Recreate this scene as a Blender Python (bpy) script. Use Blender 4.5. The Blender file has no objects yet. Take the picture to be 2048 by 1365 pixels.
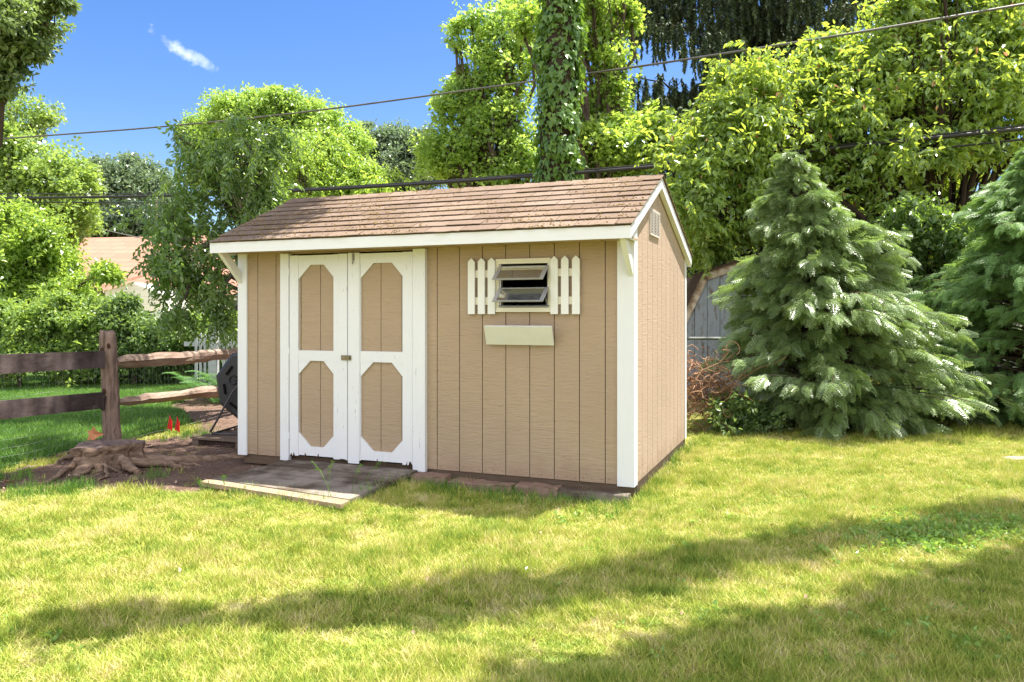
import bpy, math, random
import numpy as np
from mathutils import Vector
S = bpy.context.scene
COL = S.collection
R = math.radians
rng = np.random.default_rng(7)
random.seed(7)

# ------------------------------------------------------------------ camera
CAMH, FPX, V0 = 1.4058, 1553.15, 627.43
cam = bpy.data.objects.new('camera', bpy.data.cameras.new('camera'))
COL.objects.link(cam)
cam.location = (0, 0, CAMH)
cam.rotation_euler = (R(90), 0, 0)
cam.data.sensor_width = 36
cam.data.lens = FPX / 2048 * 36
cam.data.shift_y = -(682.5 - V0) / 2048
cam.data.clip_start = 0.05
cam.data.clip_end = 3000
S.camera = cam

# ------------------------------------------------------------------ world, sun, exposure
SUN = Vector((0.73, 0.324, 2.03)).normalized()
SHX, SHY = 0.73 / 2.03, 0.324 / 2.03           # shadow offset per metre of height
FILL_CLOUD = 4.3  # brightness of the added fill clouds behind the camera
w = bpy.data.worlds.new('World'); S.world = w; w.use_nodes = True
nt = w.node_tree; N = nt.nodes; L = nt.links
N.clear()
out = N.new('ShaderNodeOutputWorld'); bg = N.new('ShaderNodeBackground')
sky = N.new('ShaderNodeTexSky'); sky.sky_type = 'NISHITA'; sky.sun_disc = False
sky.sun_elevation = math.asin(SUN.z); sky.sun_rotation = math.atan2(SUN.x, SUN.y)
sky.air_density = 1.0; sky.dust_density = 0.9; sky.ozone_density = 2.5
bg.inputs['Strength'].default_value = 0.15
# a small wisp of cloud in the sky
tc = N.new('ShaderNodeTexCoord')
cdir = Vector(((372 - 1024) / FPX, 1, (V0 - 108) / FPX)).normalized()
ax1 = Vector((0.86, 0.0, -0.5)).normalized(); ax1 = (ax1 - cdir * ax1.dot(cdir)).normalized()
ax2 = cdir.cross(ax1)
def wmath(op, a, b=None):
    n = N.new('ShaderNodeMath'); n.operation = op
    for i, s in enumerate((a, b)):
        if s is None: continue
        if isinstance(s, (int, float)): n.inputs[i].default_value = s
        else: L.new(s, n.inputs[i])
    return n.outputs[0]
def wdot(v):
    n = N.new('ShaderNodeVectorMath'); n.operation = 'DOT_PRODUCT'
    L.new(tc.outputs['Generated'], n.inputs[0]); n.inputs[1].default_value = v
    return n.outputs['Value']
nz = N.new('ShaderNodeTexNoise'); nz.inputs['Scale'].default_value = 55; nz.inputs['Detail'].default_value = 8
nz.inputs['Roughness'].default_value = 0.62
L.new(tc.outputs['Generated'], nz.inputs['Vector'])
a_ = wmath('DIVIDE', wdot(ax1), 0.046)
wob = wmath('MULTIPLY', wmath('MULTIPLY', a_, a_), 0.55)
b_ = wmath('ADD', wmath('DIVIDE', wdot(ax2), 0.0095), wob)
r_ = wmath('SQRT', wmath('ADD', wmath('MULTIPLY', a_, a_), wmath('MULTIPLY', b_, b_)))
m_ = wmath('SUBTRACT', wmath('ADD', wmath('MULTIPLY', nz.outputs['Fac'], 3.2), -0.75), r_)
m_ = wmath('MULTIPLY', m_, 0.55)
m_ = wmath('MINIMUM', wmath('MAXIMUM', m_, 0.0), 0.6)
front = wmath('GREATER_THAN', wdot(cdir), 0.5)
m_ = wmath('MULTIPLY', m_, front)
mx = N.new('ShaderNodeMix'); mx.data_type = 'RGBA'
hs_ = N.new('ShaderNodeHueSaturation'); hs_.inputs['Saturation'].default_value = 1.32; hs_.inputs['Value'].default_value = 0.50; hs_.inputs['Hue'].default_value = 0.512
L.new(sky.outputs[0], hs_.inputs['Color'])
L.new(m_, mx.inputs['Factor']); L.new(hs_.outputs[0], mx.inputs['A']); mx.inputs['B'].default_value = (3.6, 3.8, 4.2, 1)
# unseen bright clouds added behind the camera as fill for the shaded shed front
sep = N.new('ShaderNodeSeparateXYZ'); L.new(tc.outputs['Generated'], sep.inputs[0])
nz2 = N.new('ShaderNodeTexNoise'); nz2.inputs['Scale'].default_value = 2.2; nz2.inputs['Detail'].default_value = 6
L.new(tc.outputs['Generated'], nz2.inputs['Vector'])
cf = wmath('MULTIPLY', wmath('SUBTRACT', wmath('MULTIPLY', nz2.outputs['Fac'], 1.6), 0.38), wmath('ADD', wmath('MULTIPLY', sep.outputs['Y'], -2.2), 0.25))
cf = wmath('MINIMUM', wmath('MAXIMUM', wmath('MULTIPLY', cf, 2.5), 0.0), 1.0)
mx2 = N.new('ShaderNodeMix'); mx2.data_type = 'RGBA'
L.new(cf, mx2.inputs['Factor']); L.new(mx.outputs['Result'], mx2.inputs['A']); mx2.inputs['B'].default_value = (FILL_CLOUD * 0.97, FILL_CLOUD * 0.99, FILL_CLOUD * 1.10, 1)
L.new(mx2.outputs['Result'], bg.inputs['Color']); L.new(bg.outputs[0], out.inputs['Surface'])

sun = bpy.data.objects.new('sun', bpy.data.lights.new('sun', 'SUN'))
COL.objects.link(sun)
sun.data.energy = 5.0; sun.data.angle = R(0.55); sun.data.color = (1.0, 0.955, 0.88)
sun.rotation_euler = (-SUN).to_track_quat('-Z', 'Y').to_euler()
S.view_settings.view_transform = 'Standard'; S.view_settings.look = 'None'
S.view_settings.exposure = 1.55; S.view_settings.gamma = 1
S.cycles.max_bounces = 7; S.cycles.diffuse_bounces = 3; S.cycles.transmission_bounces = 5
S.cycles.glossy_bounces = 2; S.cycles.transparent_max_bounces = 6
S.cycles.use_denoising = True; S.cycles.denoising_prefilter = 'NONE'
S.cycles.caustics_reflective = False; S.cycles.caustics_refractive = False

# ------------------------------------------------------------------ helpers
def at(u, v, Y): return np.array([(u - 1024) / FPX * Y, Y, CAMH - (v - V0) * Y / FPX])
def gp(u, v, z=0.0):
    Y = (CAMH - z) * FPX / (v - V0)
    return np.array([(u - 1024) / FPX * Y, Y, z])
def gz(x, y):
    x = np.asarray(x, float); y = np.asarray(y, float)
    return 0.010 * np.sin(x * 1.3 + 0.7 * y) + 0.008 * np.sin(y * 2.1 - x * 0.9 + 1) + 0.006 * np.sin(x * 3.3 + 2) * np.sin(y * 2.9)
def unit(v):
    v = np.asarray(v, float); return v / (np.linalg.norm(v, axis=-1, keepdims=True) + 1e-12)

class MB:
    """collects shapes, builds ONE mesh object"""
    def __init__(s): s.V = []; s.F = {}; s.n = 0
    def add(s, V, faces, m=0):
        V = np.asarray(V, float)
        for f in faces: s.F.setdefault(len(f), []).append((np.array([f]) + s.n, m))
        s.V.append(V); s.n += len(V)
    def addarr(s, V, Fs, m=0):
        for F in Fs: s.F.setdefault(F.shape[1], []).append((F + s.n, m))
        s.V.append(np.asarray(V, float)); s.n += len(V)
    def box(s, x0, x1, y0, y1, z0, z1, m=0, R3=None, c=None):
        V = np.array([[x, y, z] for z in (z0, z1) for y in (y0, y1) for x in (x0, x1)], float)
        if R3 is not None: V = V @ np.asarray(R3).T
        if c is not None: V = V + np.asarray(c)
        s.add(V, [(0, 2, 3, 1), (4, 5, 7, 6), (0, 1, 5, 4), (2, 6, 7, 3), (0, 4, 6, 2), (1, 3, 7, 5)], m)
    def prism(s, poly, d, m=0):
        """poly: (n,3) planar outline, d: extrusion vector"""
        P = np.asarray(poly, float); n = len(P)
        V = np.vstack([P, P + np.asarray(d, float)])
        F = [tuple(range(n))[::-1], tuple(range(n, 2 * n))] + [(i, (i + 1) % n, n + (i + 1) % n, n + i) for i in range(n)]
        s.add(V, F, m)
    def bar(s, a, b, wd, th, up=(0, 0, 1), m=0):
        a = np.asarray(a, float); b = np.asarray(b, float); x = unit(b - a)
        y = unit(np.cross(up, x)); z = np.cross(x, y)
        L_ = np.linalg.norm(b - a)
        s.box(0, L_, -wd / 2, wd / 2, -th / 2, th / 2, m, np.stack([x, y, z], 1), a)
    def tube(s, pts, rad, n=6, m=0, rough=0.0, cap=True):
        P = np.asarray(pts, float); k = len(P)
        rad = np.full(k, rad, float) if np.isscalar(rad) else np.asarray(rad, float)
        T = np.gradient(P, axis=0); T = unit(T)
        ref = np.array([0, 0, 1.0]) if abs(T[0, 2]) < 0.9 else np.array([1.0, 0, 0])
        X = unit(np.cross(T, ref)); Y = np.cross(T, X)
        a = np.arange(n) / n * 2 * np.pi
        rr = rad[:, None] * (1 + rough * (rng.random((k, n)) - 0.5))
        V = P[:, None] + rr[..., None] * (np.cos(a)[None, :, None] * X[:, None] + np.sin(a)[None, :, None] * Y[:, None])
        i = np.arange(k - 1)[:, None] * n; j = np.arange(n)[None]; j2 = (j + 1) % n
        F = np.stack([i + j, i + j2, i + n + j2, i + n + j], -1).reshape(-1, 4)
        Fs = [F]
        if cap: Fs.append(np.array([list(range(n))[::-1], list(range((k - 1) * n, k * n))]))
        s.addarr(V.reshape(-1, 3), Fs, m)
    def ico(s, c, r, sub=1, m=0, rough=0.25, sc=(1, 1, 1)):
        V, F = ICO[sub]
        V = V * (1 + rough * (rng.random((len(V), 1)) - 0.5)) * np.asarray(sc) * r + np.asarray(c)
        s.addarr(V, [F], m)
    def build(s, name, mats, parent=None, smooth=False):
        me = bpy.data.meshes.new(name)
        V = np.concatenate(s.V).astype(np.float32)
        me.vertices.add(len(V)); me.vertices.foreach_set('co', V.ravel())
        loops = []; starts = []; tot = []; mi = []; st = 0
        for k, lst in s.F.items():
            F = np.concatenate([f for f, _ in lst]); M = np.concatenate([np.full(len(f), m) for f, m in lst])
            loops.append(F.ravel()); starts.append(st + np.arange(len(F)) * k); mi.append(M); st += F.size
        loops = np.concatenate(loops).astype(np.int32); starts = np.concatenate(starts).astype(np.int32)
        me.loops.add(len(loops)); me.loops.foreach_set('vertex_index', loops)
        me.polygons.add(len(starts)); me.polygons.foreach_set('loop_start', starts)
        me.polygons.foreach_set('material_index', np.concatenate(mi).astype(np.int32))
        me.polygons.foreach_set('use_smooth', np.full(len(starts), bool(smooth)))
        if not isinstance(mats, (list, tuple)): mats = [mats]
        for m in mats: me.materials.append(m)
        me.update(calc_edges=True); me.validate()
        o = bpy.data.objects.new(name, me); COL.objects.link(o)
        if parent is not None: o.parent = parent
        return o

def _ico():
    t = (1 + 5 ** 0.5) / 2
    V = unit(np.array([(-1, t, 0), (1, t, 0), (-1, -t, 0), (1, -t, 0), (0, -1, t), (0, 1, t), (0, -1, -t), (0, 1, -t), (t, 0, -1), (t, 0, 1), (-t, 0, -1), (-t, 0, 1)], float))
    F = [(0, 11, 5), (0, 5, 1), (0, 1, 7), (0, 7, 10), (0, 10, 11), (1, 5, 9), (5, 11, 4), (11, 10, 2), (10, 7, 6), (7, 1, 8), (3, 9, 4), (3, 4, 2), (3, 2, 6), (3, 6, 8), (3, 8, 9), (4, 9, 5), (2, 4, 11), (6, 2, 10), (8, 6, 7), (9, 8, 1)]
    res = {0: (V, np.array(F))}
    for s_ in (1, 2):
        V = [tuple(v) for v in V]; c = {}; G = []
        def mid(a, b):
            k = (min(a, b), max(a, b))
            if k not in c: V.append(tuple(unit(np.array(V[a]) + np.array(V[b])))); c[k] = len(V) - 1
            return c[k]
        for a, b, d in F:
            p, q, r = mid(a, b), mid(b, d), mid(d, a); G += [(a, p, r), (b, q, p), (d, r, q), (p, q, r)]
        F = G; V = np.array(V); res[s_] = (V, np.array(F))
    return res
ICO = _ico()

def tag(o, label=None, cat=None, group=None, kind=None):
    for k, v in (('label', label), ('category', cat), ('group', group), ('kind', kind)):
        if v: o[k] = v
    return o
def empty(name, loc, rz=0.0):
    o = bpy.data.objects.new(name, None); COL.objects.link(o)
    o.location = tuple(float(c) for c in loc); o.rotation_euler.z = rz; o.empty_display_size = 0.2
    return o
def copy_tree(o, parent=None):
    c = o.copy(); COL.objects.link(c)
    if parent is not None: c.parent = parent
    for ch in list(o.children): copy_tree(ch, c)
    return c

# ------------------------------------------------------------------ materials
class MT:
    def __init__(s, name):
        s.m = bpy.data.materials.new(name); s.m.use_nodes = True
        s.t = s.m.node_tree; s.b = s.t.nodes['Principled BSDF']; s.out = s.t.nodes['Material Output']
        s.tc = s.t.nodes.new('ShaderNodeTexCoord')
    def n(s, typ, **kw):
        x = s.t.nodes.new(typ)
        for k, v in kw.items(): setattr(x, k, v)
        return x
    def l(s, a, b): s.t.links.new(a, b)
    def noise(s, scale, detail=4, rough=0.55, stretch=None, coord='Object', dist=0):
        x = s.n('ShaderNodeTexNoise'); x.inputs['Scale'].default_value = scale
        x.inputs['Detail'].default_value = detail; x.inputs['Roughness'].default_value = rough
        x.inputs['Distortion'].default_value = dist
        src = s.tc.outputs[coord]
        if stretch:
            mp = s.n('ShaderNodeMapping'); mp.inputs['Scale'].default_value = stretch
            s.l(src, mp.inputs['Vector']); src = mp.outputs[0]
        s.l(src, x.inputs['Vector']); return x.outputs['Fac']
    def ramp(s, fac, stops, interp='LINEAR'):
        x = s.n('ShaderNodeValToRGB'); s.l(fac, x.inputs['Fac']); cr = x.color_ramp; cr.interpolation = interp
        while len(cr.elements) < len(stops): cr.elements.new(0.5)
        for e, (p, c) in zip(cr.elements, stops):
            e.position = p; e.color = (c[0], c[1], c[2], 1) if not isinstance(c, (int, float)) else (c, c, c, 1)
        return x.outputs['Color']
    def mix(s, fac, a, b, blend='MIX'):
        x = s.n('ShaderNodeMix', data_type='RGBA', blend_type=blend)
        for key, val in (('Factor', fac), ('A', a), ('B', b)):
            if isinstance(val, (int, float)): x.inputs[key].default_value = val
            elif isinstance(val, tuple): x.inputs[key].default_value = (*val[:3], 1)
            else: s.l(val, x.inputs[key])
        return x.outputs['Result']
    def math(s, op, a, b=0.0):
        x = s.n('ShaderNodeMath', operation=op)
        for i, val in enumerate((a, b)):
            if isinstance(val, (int, float)): x.inputs[i].default_value = val
            else: s.l(val, x.inputs[i])
        return x.outputs[0]
    def bump(s, h, strength=0.4, dist=0.01):
        x = s.n('ShaderNodeBump'); x.inputs['Strength'].default_value = strength; x.inputs['Distance'].default_value = dist
        s.l(h, x.inputs['Height']); s.l(x.outputs[0], s.b.inputs['Normal'])
    def set(s, col=None, rough=0.6, spec=0.3, metal=0.0):
        if col is not None:
            if isinstance(col, tuple): s.b.inputs['Base Color'].default_value = (*col[:3], 1)
            else: s.l(col, s.b.inputs['Base Color'])
        s.b.inputs['Roughness'].default_value = rough
        s.b.inputs['Specular IOR Level'].default_value = spec
        s.b.inputs['Metallic'].default_value = metal
        return s.m
    def island(s): return s.n('ShaderNodeNewGeometry').outputs['Random Per Island']

def leaf_mat(name, dark, light, trans, tf=0.45, rough=0.33, spec=0.7, nscale=1.2, rare=None):
    s = MT(name)
    r = s.island(); n1 = s.noise(nscale, 3)
    f = s.math('ADD', s.math('MULTIPLY', r, 0.6), s.math('MULTIPLY', n1, 0.45))
    c = s.ramp(f, [(0.15, dark), (0.85, light)])
    t = s.ramp(f, [(0.15, tuple(x * 0.7 for x in trans)), (0.85, trans)])
    if rare:
        k = s.math('GREATER_THAN', r, 1 - rare[0]); c = s.mix(k, c, rare[1]); t = s.mix(k, t, rare[1])
    s.set(c, rough, spec)
    tr = s.n('ShaderNodeBsdfTranslucent'); s.l(t, tr.inputs['Color'])
    mixs = s.n('ShaderNodeMixShader'); mixs.inputs[0].default_value = tf
    s.l(s.b.outputs[0], mixs.inputs[1]); s.l(tr.outputs[0], mixs.inputs[2]); s.l(mixs.outputs[0], s.out.inputs['Surface'])
    return s.m

def bark_mat(name, dark, light, scale=9, stretch=(1, 1, 0.18), strength=0.8, dist=0.02):
    s = MT(name); n1 = s.noise(scale, 6, 0.65, stretch); n2 = s.noise(scale * 0.35, 3)
    c = s.ramp(n1, [(0.3, dark), (0.7, light)])
    c = s.mix(s.math('MULTIPLY', n2, 0.5), c, tuple(0.5 * (a + b) for a, b in zip(dark, light)))
    s.bump(n1, strength, dist); return s.set(c, 0.9, 0.1)

M = {}
# painted tan siding with pressed horizontal / wavy grain
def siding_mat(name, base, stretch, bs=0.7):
    s = MT(name); g = s.noise(26, 5, 0.6, stretch, dist=1.2); g2 = s.noise(60, 3, 0.6, stretch)
    big = s.noise(1.3, 3)
    c = s.mix(s.ramp(big, [(0.35, 0.0), (0.7, 1.0)]), base, tuple(x * 0.9 for x in base))
    c = s.mix(s.ramp(g, [(0.36, 1.0), (0.5, 0.0)]), c, tuple(x * 0.92 for x in base))
    sp_ = s.n('ShaderNodeSeparateXYZ'); s.l(s.tc.outputs['Object'], sp_.inputs[0]); mud = s.math('SUBTRACT', s.noise(5, 5, 0.7), s.math('MULTIPLY', sp_.outputs['Z'], 1.6)); c = s.mix(s.ramp(mud, [(0.25, 0.0), (0.6, 0.45)]), c, (0.27, 0.165, 0.11))
    c = s.mix(s.ramp(s.noise(3.2, 4, 0.6, (0.3, 1, 1)), [(0.58, 0.0), (0.75, 0.35)]), c, (base[0] * 1.12, base[1] * 1.12, base[2] * 1.2))
    c = s.mix(s.ramp(s.noise(240, 1), [(0.78, 0.0), (0.8, 0.45)]), c, (0.05, 0.035, 0.02))
    s.bump(s.math('ADD', g, s.math('MULTIPLY', g2, 0.5)), bs, 0.010)
    return s.set(c, 0.62, 0.3)
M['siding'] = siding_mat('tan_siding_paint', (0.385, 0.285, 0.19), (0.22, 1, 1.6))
M['siding_sunlit'] = siding_mat('tan_siding_paint_sunlit', (0.45, 0.335, 0.25), (1, 0.3, 1.8), 0.5)  # same tan paint, lightened to put sunlight into the side wall colour
def white_mat(name, base, grain=(3, 3, 0.2), peel=0.68):
    s = MT(name); n1 = s.noise(18, 4, 0.6, grain); d = s.noise(5, 4)
    c = s.mix(s.ramp(d, [(0.4, 0.0), (0.75, 0.22)]), base, tuple(x * 0.86 for x in base))
    c = s.mix(s.ramp(n1, [(0.3, 0.25), (0.42, 0.0)]), c, tuple(x * 0.75 for x in base))
    p = s.noise(26, 5, 0.7, grain)
    c = s.mix(s.ramp(p, [(peel, 0.0), (peel + 0.02, 1.0)]), c, (0.16, 0.12, 0.085))
    s.bump(n1, 0.35, 0.003); return s.set(c, 0.5, 0.35)
M['white'] = white_mat('white_trim_paint', (0.70, 0.71, 0.72), peel=0.76)
M['white_worn'] = white_mat('worn_white_door_paint', (0.69, 0.70, 0.71), peel=0.66)
M['white_h'] = white_mat('white_fascia_paint', (0.70, 0.71, 0.73), grain=(0.2, 2, 2), peel=0.8)
M['cream'] = white_mat('cream_window_paint', (0.70, 0.66, 0.52), grain=(0.3, 2, 2), peel=0.8)
M['picket'] = white_mat('picket_paint', (0.72, 0.72, 0.69), peel=0.85)
s = MT('soffit_paint'); M['soffit'] = s.set(s.mix(s.noise(6, 4), (0.42, 0.30, 0.19), (0.50, 0.36, 0.23)), 0.7, 0.2)
s = MT('dark_void'); M['dark'] = s.set((0.012, 0.010, 0.009), 0.95, 0.05)
s = MT('rot_and_seam_shade'); M['rot'] = s.set(s.mix(s.noise(60, 4), (0.02, 0.012, 0.008), (0.09, 0.05, 0.03)), 0.95, 0.05)  # rotten wood; also colours the added shade sheet under the ramp
s = MT('interior_wood'); M['inner'] = s.set(s.mix(s.noise(8, 4, 0.6, (1, 1, 0.1)), (0.10, 0.07, 0.045), (0.16, 0.11, 0.07)), 0.8, 0.2)
s = MT('weathered_metal'); M['metal'] = s.set(s.mix(s.noise(40, 4), (0.20, 0.18, 0.15), (0.42, 0.40, 0.36)), 0.45, 0.5, 0.7)
s = MT('brass_hasp'); M['brass'] = s.set(s.mix(s.noise(60, 4), (0.13, 0.10, 0.06), (0.30, 0.25, 0.16)), 0.45, 0.5, 0.6)
s = MT('aluminium_frame'); M['alu'] = s.set(s.mix(s.noise(20, 3), (0.42, 0.42, 0.44), (0.60, 0.60, 0.62)), 0.35, 0.5, 0.5)
s = MT('vent_paint'); M['vent'] = s.set((0.55, 0.50, 0.46), 0.5, 0.3)
# glass: thin pane
s = MT('window_glass'); tr_ = s.n('ShaderNodeBsdfTransparent'); gl = s.n('ShaderNodeBsdfGlossy'); df = s.n('ShaderNodeBsdfDiffuse')
gl.inputs['Roughness'].default_value = 0.06; tr_.inputs['Color'].default_value = (0.80, 0.84, 0.82, 1); df.inputs['Color'].default_value = (0.35, 0.36, 0.35, 1)
fr = s.n('ShaderNodeFresnel'); fr.inputs['IOR'].default_value = 1.6
m1 = s.n('ShaderNodeMixShader'); s.l(fr.outputs[0], m1.inputs[0]); s.l(tr_.outputs[0], m1.inputs[1]); s.l(gl.outputs[0], m1.inputs[2])
m2 = s.n('ShaderNodeMixShader'); s.l(s.ramp(s.noise(7, 5, 0.6, (1, 1, 3)), [(0.3, 0.10), (0.7, 0.30)]), m2.inputs[0])
s.l(m1.outputs[0], m2.inputs[1]); s.l(df.outputs[0], m2.inputs[2]); s.l(m2.outputs[0], s.out.inputs['Surface']); M['glass'] = s.m
# shingles
s = MT('asphalt_shingle'); isl = s.island()
c = s.ramp(isl, [(0.0, (0.20, 0.15, 0.112)), (0.5, (0.25, 0.192, 0.145)), (1.0, (0.31, 0.245, 0.19))])
g = s.noise(110, 3, 0.8); c = s.mix(s.ramp(g, [(0.38, 0.75), (0.6, 0.0)]), c, (0.16, 0.10, 0.07))
mo = s.noise(2.2, 5, 0.7); mo2 = s.noise(38, 4, 0.7)
mk = s.math('MULTIPLY', s.ramp(mo, [(0.40, 0.0), (0.62, 1.0)]), s.ramp(mo2, [(0.50, 0.0), (0.60, 0.85)]))
c = s.mix(mk, c, (0.15, 0.105, 0.035))
lw = s.noise(0.9, 2, 0.5); c = s.mix(s.ramp(lw, [(0.4, 0.35), (0.65, 0.0)]), c, (0.11, 0.075, 0.058))
s.bump(s.math('ADD', g, mo2), 0.6, 0.005); M['shingle'] = s.set(c, 0.92, 0.1)
s = MT('moss'); M['moss'] = s.set(s.ramp(s.island(), [(0, (0.20, 0.15, 0.045)), (0.6, (0.30, 0.20, 0.06)), (1, (0.13, 0.085, 0.04))]), 0.95, 0.05)
def wood_mat(name, dark, light, stretch, scale=14, stain=None, strength=0.5):
    s = MT(name); n1 = s.noise(scale, 6, 0.65, stretch, dist=0.6); n2 = s.noise(2.5, 4, 0.6)
    c = s.ramp(n1, [(0.3, dark), (0.7, light)]); c = s.mix(s.math('MULTIPLY', s.island(), 0.75), c, tuple(x * 0.35 for x in light))
    if stain: c = s.mix(s.ramp(n2, [(0.42, 0.0), (0.6, 0.8)]), c, stain)
    s.bump(n1, strength, 0.006); return s.set(c, 0.85, 0.12)
M['plank'] = wood_mat('ramp_plank', (0.04, 0.03, 0.023), (0.20, 0.15, 0.115), (1.2, 5, 5), 6, (0.29, 0.25, 0.21))
M['newwood'] = wood_mat('pale_ramp_edge', (0.34, 0.24, 0.15), (0.52, 0.39, 0.26), (0.5, 4, 4), 9)
M['skid'] = wood_mat('skid_wood', (0.09, 0.062, 0.042), (0.20, 0.14, 0.095), (0.4, 0.4, 4), 12)
M['fplank'] = wood_mat('dark_fence_plank', (0.035, 0.025, 0.024), (0.105, 0.078, 0.072), (4, 0.4, 4), 8, (0.13, 0.10, 0.095))
M['pallet'] = wood_mat('pallet_wood', (0.13, 0.09, 0.065), (0.28, 0.21, 0.16), (0.5, 4, 4), 10)
M['post'] = bark_mat('post_wood', (0.035, 0.02, 0.016), (0.40, 0.28, 0.22), 22, (1, 1, 0.14), 1.0, 0.05)
M['log'] = bark_mat('log_rail_wood', (0.12, 0.07, 0.05), (0.42, 0.32, 0.25), 12, (1, 0.14, 1), 1.0, 0.03)
M['root'] = bark_mat('root_wood', (0.07, 0.042, 0.03), (0.36, 0.25, 0.175), 24, (0.35, 1, 1), 0.9, 0.02)
M['stumptop'] = bark_mat('stump_cut', (0.06, 0.043, 0.04), (0.24, 0.175, 0.15), 12, (0.5, 3, 1), 0.7, 0.01)
M['bark'] = bark_mat('bark_brown', (0.045, 0.033, 0.026), (0.14, 0.105, 0.08))
M['bark_grey'] = bark_mat('bark_grey', (0.07, 0.06, 0.05), (0.20, 0.17, 0.14))
M['bark_dark'] = bark_mat('bark_dark', (0.022, 0.016, 0.013), (0.07, 0.05, 0.04))
s = MT('stone'); n1 = s.noise(10, 6, 0.6); s.bump(n1, 0.5, 0.01)
M['stone'] = s.set(s.ramp(n1, [(0.3, (0.17, 0.105, 0.08)), (0.7, (0.30, 0.20, 0.155))]), 0.9, 0.1)
s = MT('pale_stone'); M['pstone'] = s.set(s.ramp(s.noise(9, 5), [(0.3, (0.24, 0.20, 0.15)), (0.7, (0.38, 0.32, 0.26))]), 0.9, 0.1)
s = MT('tumbler_plastic'); M['plastic'] = s.set(s.mix(s.noise(6, 3), (0.022, 0.022, 0.025), (0.036, 0.036, 0.04)), 0.5, 0.4)
s = MT('frame_steel'); M['steel'] = s.set(s.mix(s.noise(9, 3), (0.05, 0.048, 0.048), (0.12, 0.11, 0.11)), 0.45, 0.4, 0.3)
s = MT('red_flag'); M['red'] = s.set((0.75, 0.02, 0.015), 0.5, 0.3)
s = MT('pink_flag'); M['pink'] = s.set((0.85, 0.08, 0.09), 0.5, 0.3)
s = MT('galvanised_wire'); M['wire'] = s.set(s.mix(s.noise(5, 3), (0.10, 0.11, 0.10), (0.28, 0.30, 0.28)), 0.5, 0.4, 0.4)
s = MT('cable_black'); M['cable'] = s.set(s.mix(s.noise(2, 3), (0.010, 0.010, 0.011), (0.035, 0.033, 0.032)), 0.5, 0.35)
s = MT('cable_grey'); M['cable2'] = s.set(s.mix(s.noise(3, 3), (0.05, 0.048, 0.045), (0.17, 0.155, 0.145)), 0.5, 0.35)
s = MT('dead_leaf'); M['deadleaf'] = s.set(s.ramp(s.noise(20, 4), [(0.3, (0.30, 0.10, 0.035)), (0.7, (0.52, 0.24, 0.12))]), 0.7, 0.2)
s = MT('pale_dead_leaf'); M['paleleaf'] = s.set(s.ramp(s.noise(20, 4), [(0.3, (0.28, 0.17, 0.12)), (0.7, (0.45, 0.31, 0.24))]), 0.8, 0.2)
s = MT('grey_barn_paint'); n1 = s.noise(7, 6, 0.7, (2, 2, 0.6)); c = s.ramp(n1, [(0.52, (0.30, 0.335, 0.37)), (0.64, (0.17, 0.13, 0.10))])
s.bump(n1, 0.3, 0.005); M['barn'] = s.set(c, 0.8, 0.15)
s = MT('barn_trim'); M['barntrim'] = s.set(s.ramp(s.noise(9, 5, 0.6), [(0.4, (0.62, 0.53, 0.42)), (0.62, (0.30, 0.20, 0.13))]), 0.8, 0.15)
s = MT('barn_roof'); M['barnroof'] = s.set(s.mix(s.noise(12, 4), (0.05, 0.035, 0.03), (0.11, 0.07, 0.055)), 0.9, 0.1)
s = MT('house_roof'); br = s.n('ShaderNodeTexBrick'); br.inputs['Scale'].default_value = 1.0
br.inputs['Brick Width'].default_value = 0.6; br.inputs['Row Height'].default_value = 0.2; br.inputs['Mortar Size'].default_value = 0.02
br.inputs['Color1'].default_value = (0.36, 0.185, 0.125, 1); br.inputs['Color2'].default_value = (0.30, 0.15, 0.10, 1); br.inputs['Mortar'].default_value = (0.24, 0.13, 0.10, 1)
mp = s.n('ShaderNodeMapping'); mp.inputs['Rotation'].default_value = (R(90), 0, 0); s.l(s.tc.outputs['Object'], mp.inputs['Vector']); s.l(mp.outputs[0], br.inputs['Vector'])
M['hroof'] = s.set(s.mix(s.noise(1.5, 4), br.outputs['Color'], s.mix(0.3, br.outputs['Color'], (0.4, 0.23, 0.17))), 0.9, 0.1)
s = MT('house_siding'); wv = s.n('ShaderNodeTexWave', wave_type='BANDS', bands_direction='Z', wave_profile='SAW'); wv.inputs['Scale'].default_value = 1.3
s.l(s.tc.outputs['Object'], wv.inputs['Vector']); M['hwall'] = s.set(s.ramp(wv.outputs['Fac'], [(0.0, (0.55, 0.52, 0.47)), (0.12, (0.72, 0.69, 0.64))]), 0.6, 0.3)
s = MT('vinyl_white'); M['vinyl'] = s.set(s.mix(s.noise(2, 3), (0.72, 0.73, 0.76), (0.80, 0.81, 0.83)), 0.5, 0.35)
s = MT('faded_picket'); M['fpick'] = s.set(s.mix(s.noise(12, 4), (0.34, 0.35, 0.36), (0.46, 0.47, 0.48)), 0.7, 0.2)
s = MT('dusk_glass'); M['hglass'] = s.set((0.05, 0.06, 0.07), 0.1, 0.5)
s = MT('brush_twig'); M['twig'] = s.set(s.ramp(s.island(), [(0, (0.15, 0.075, 0.045)), (1, (0.40, 0.24, 0.15))]), 0.85, 0.1)

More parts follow.
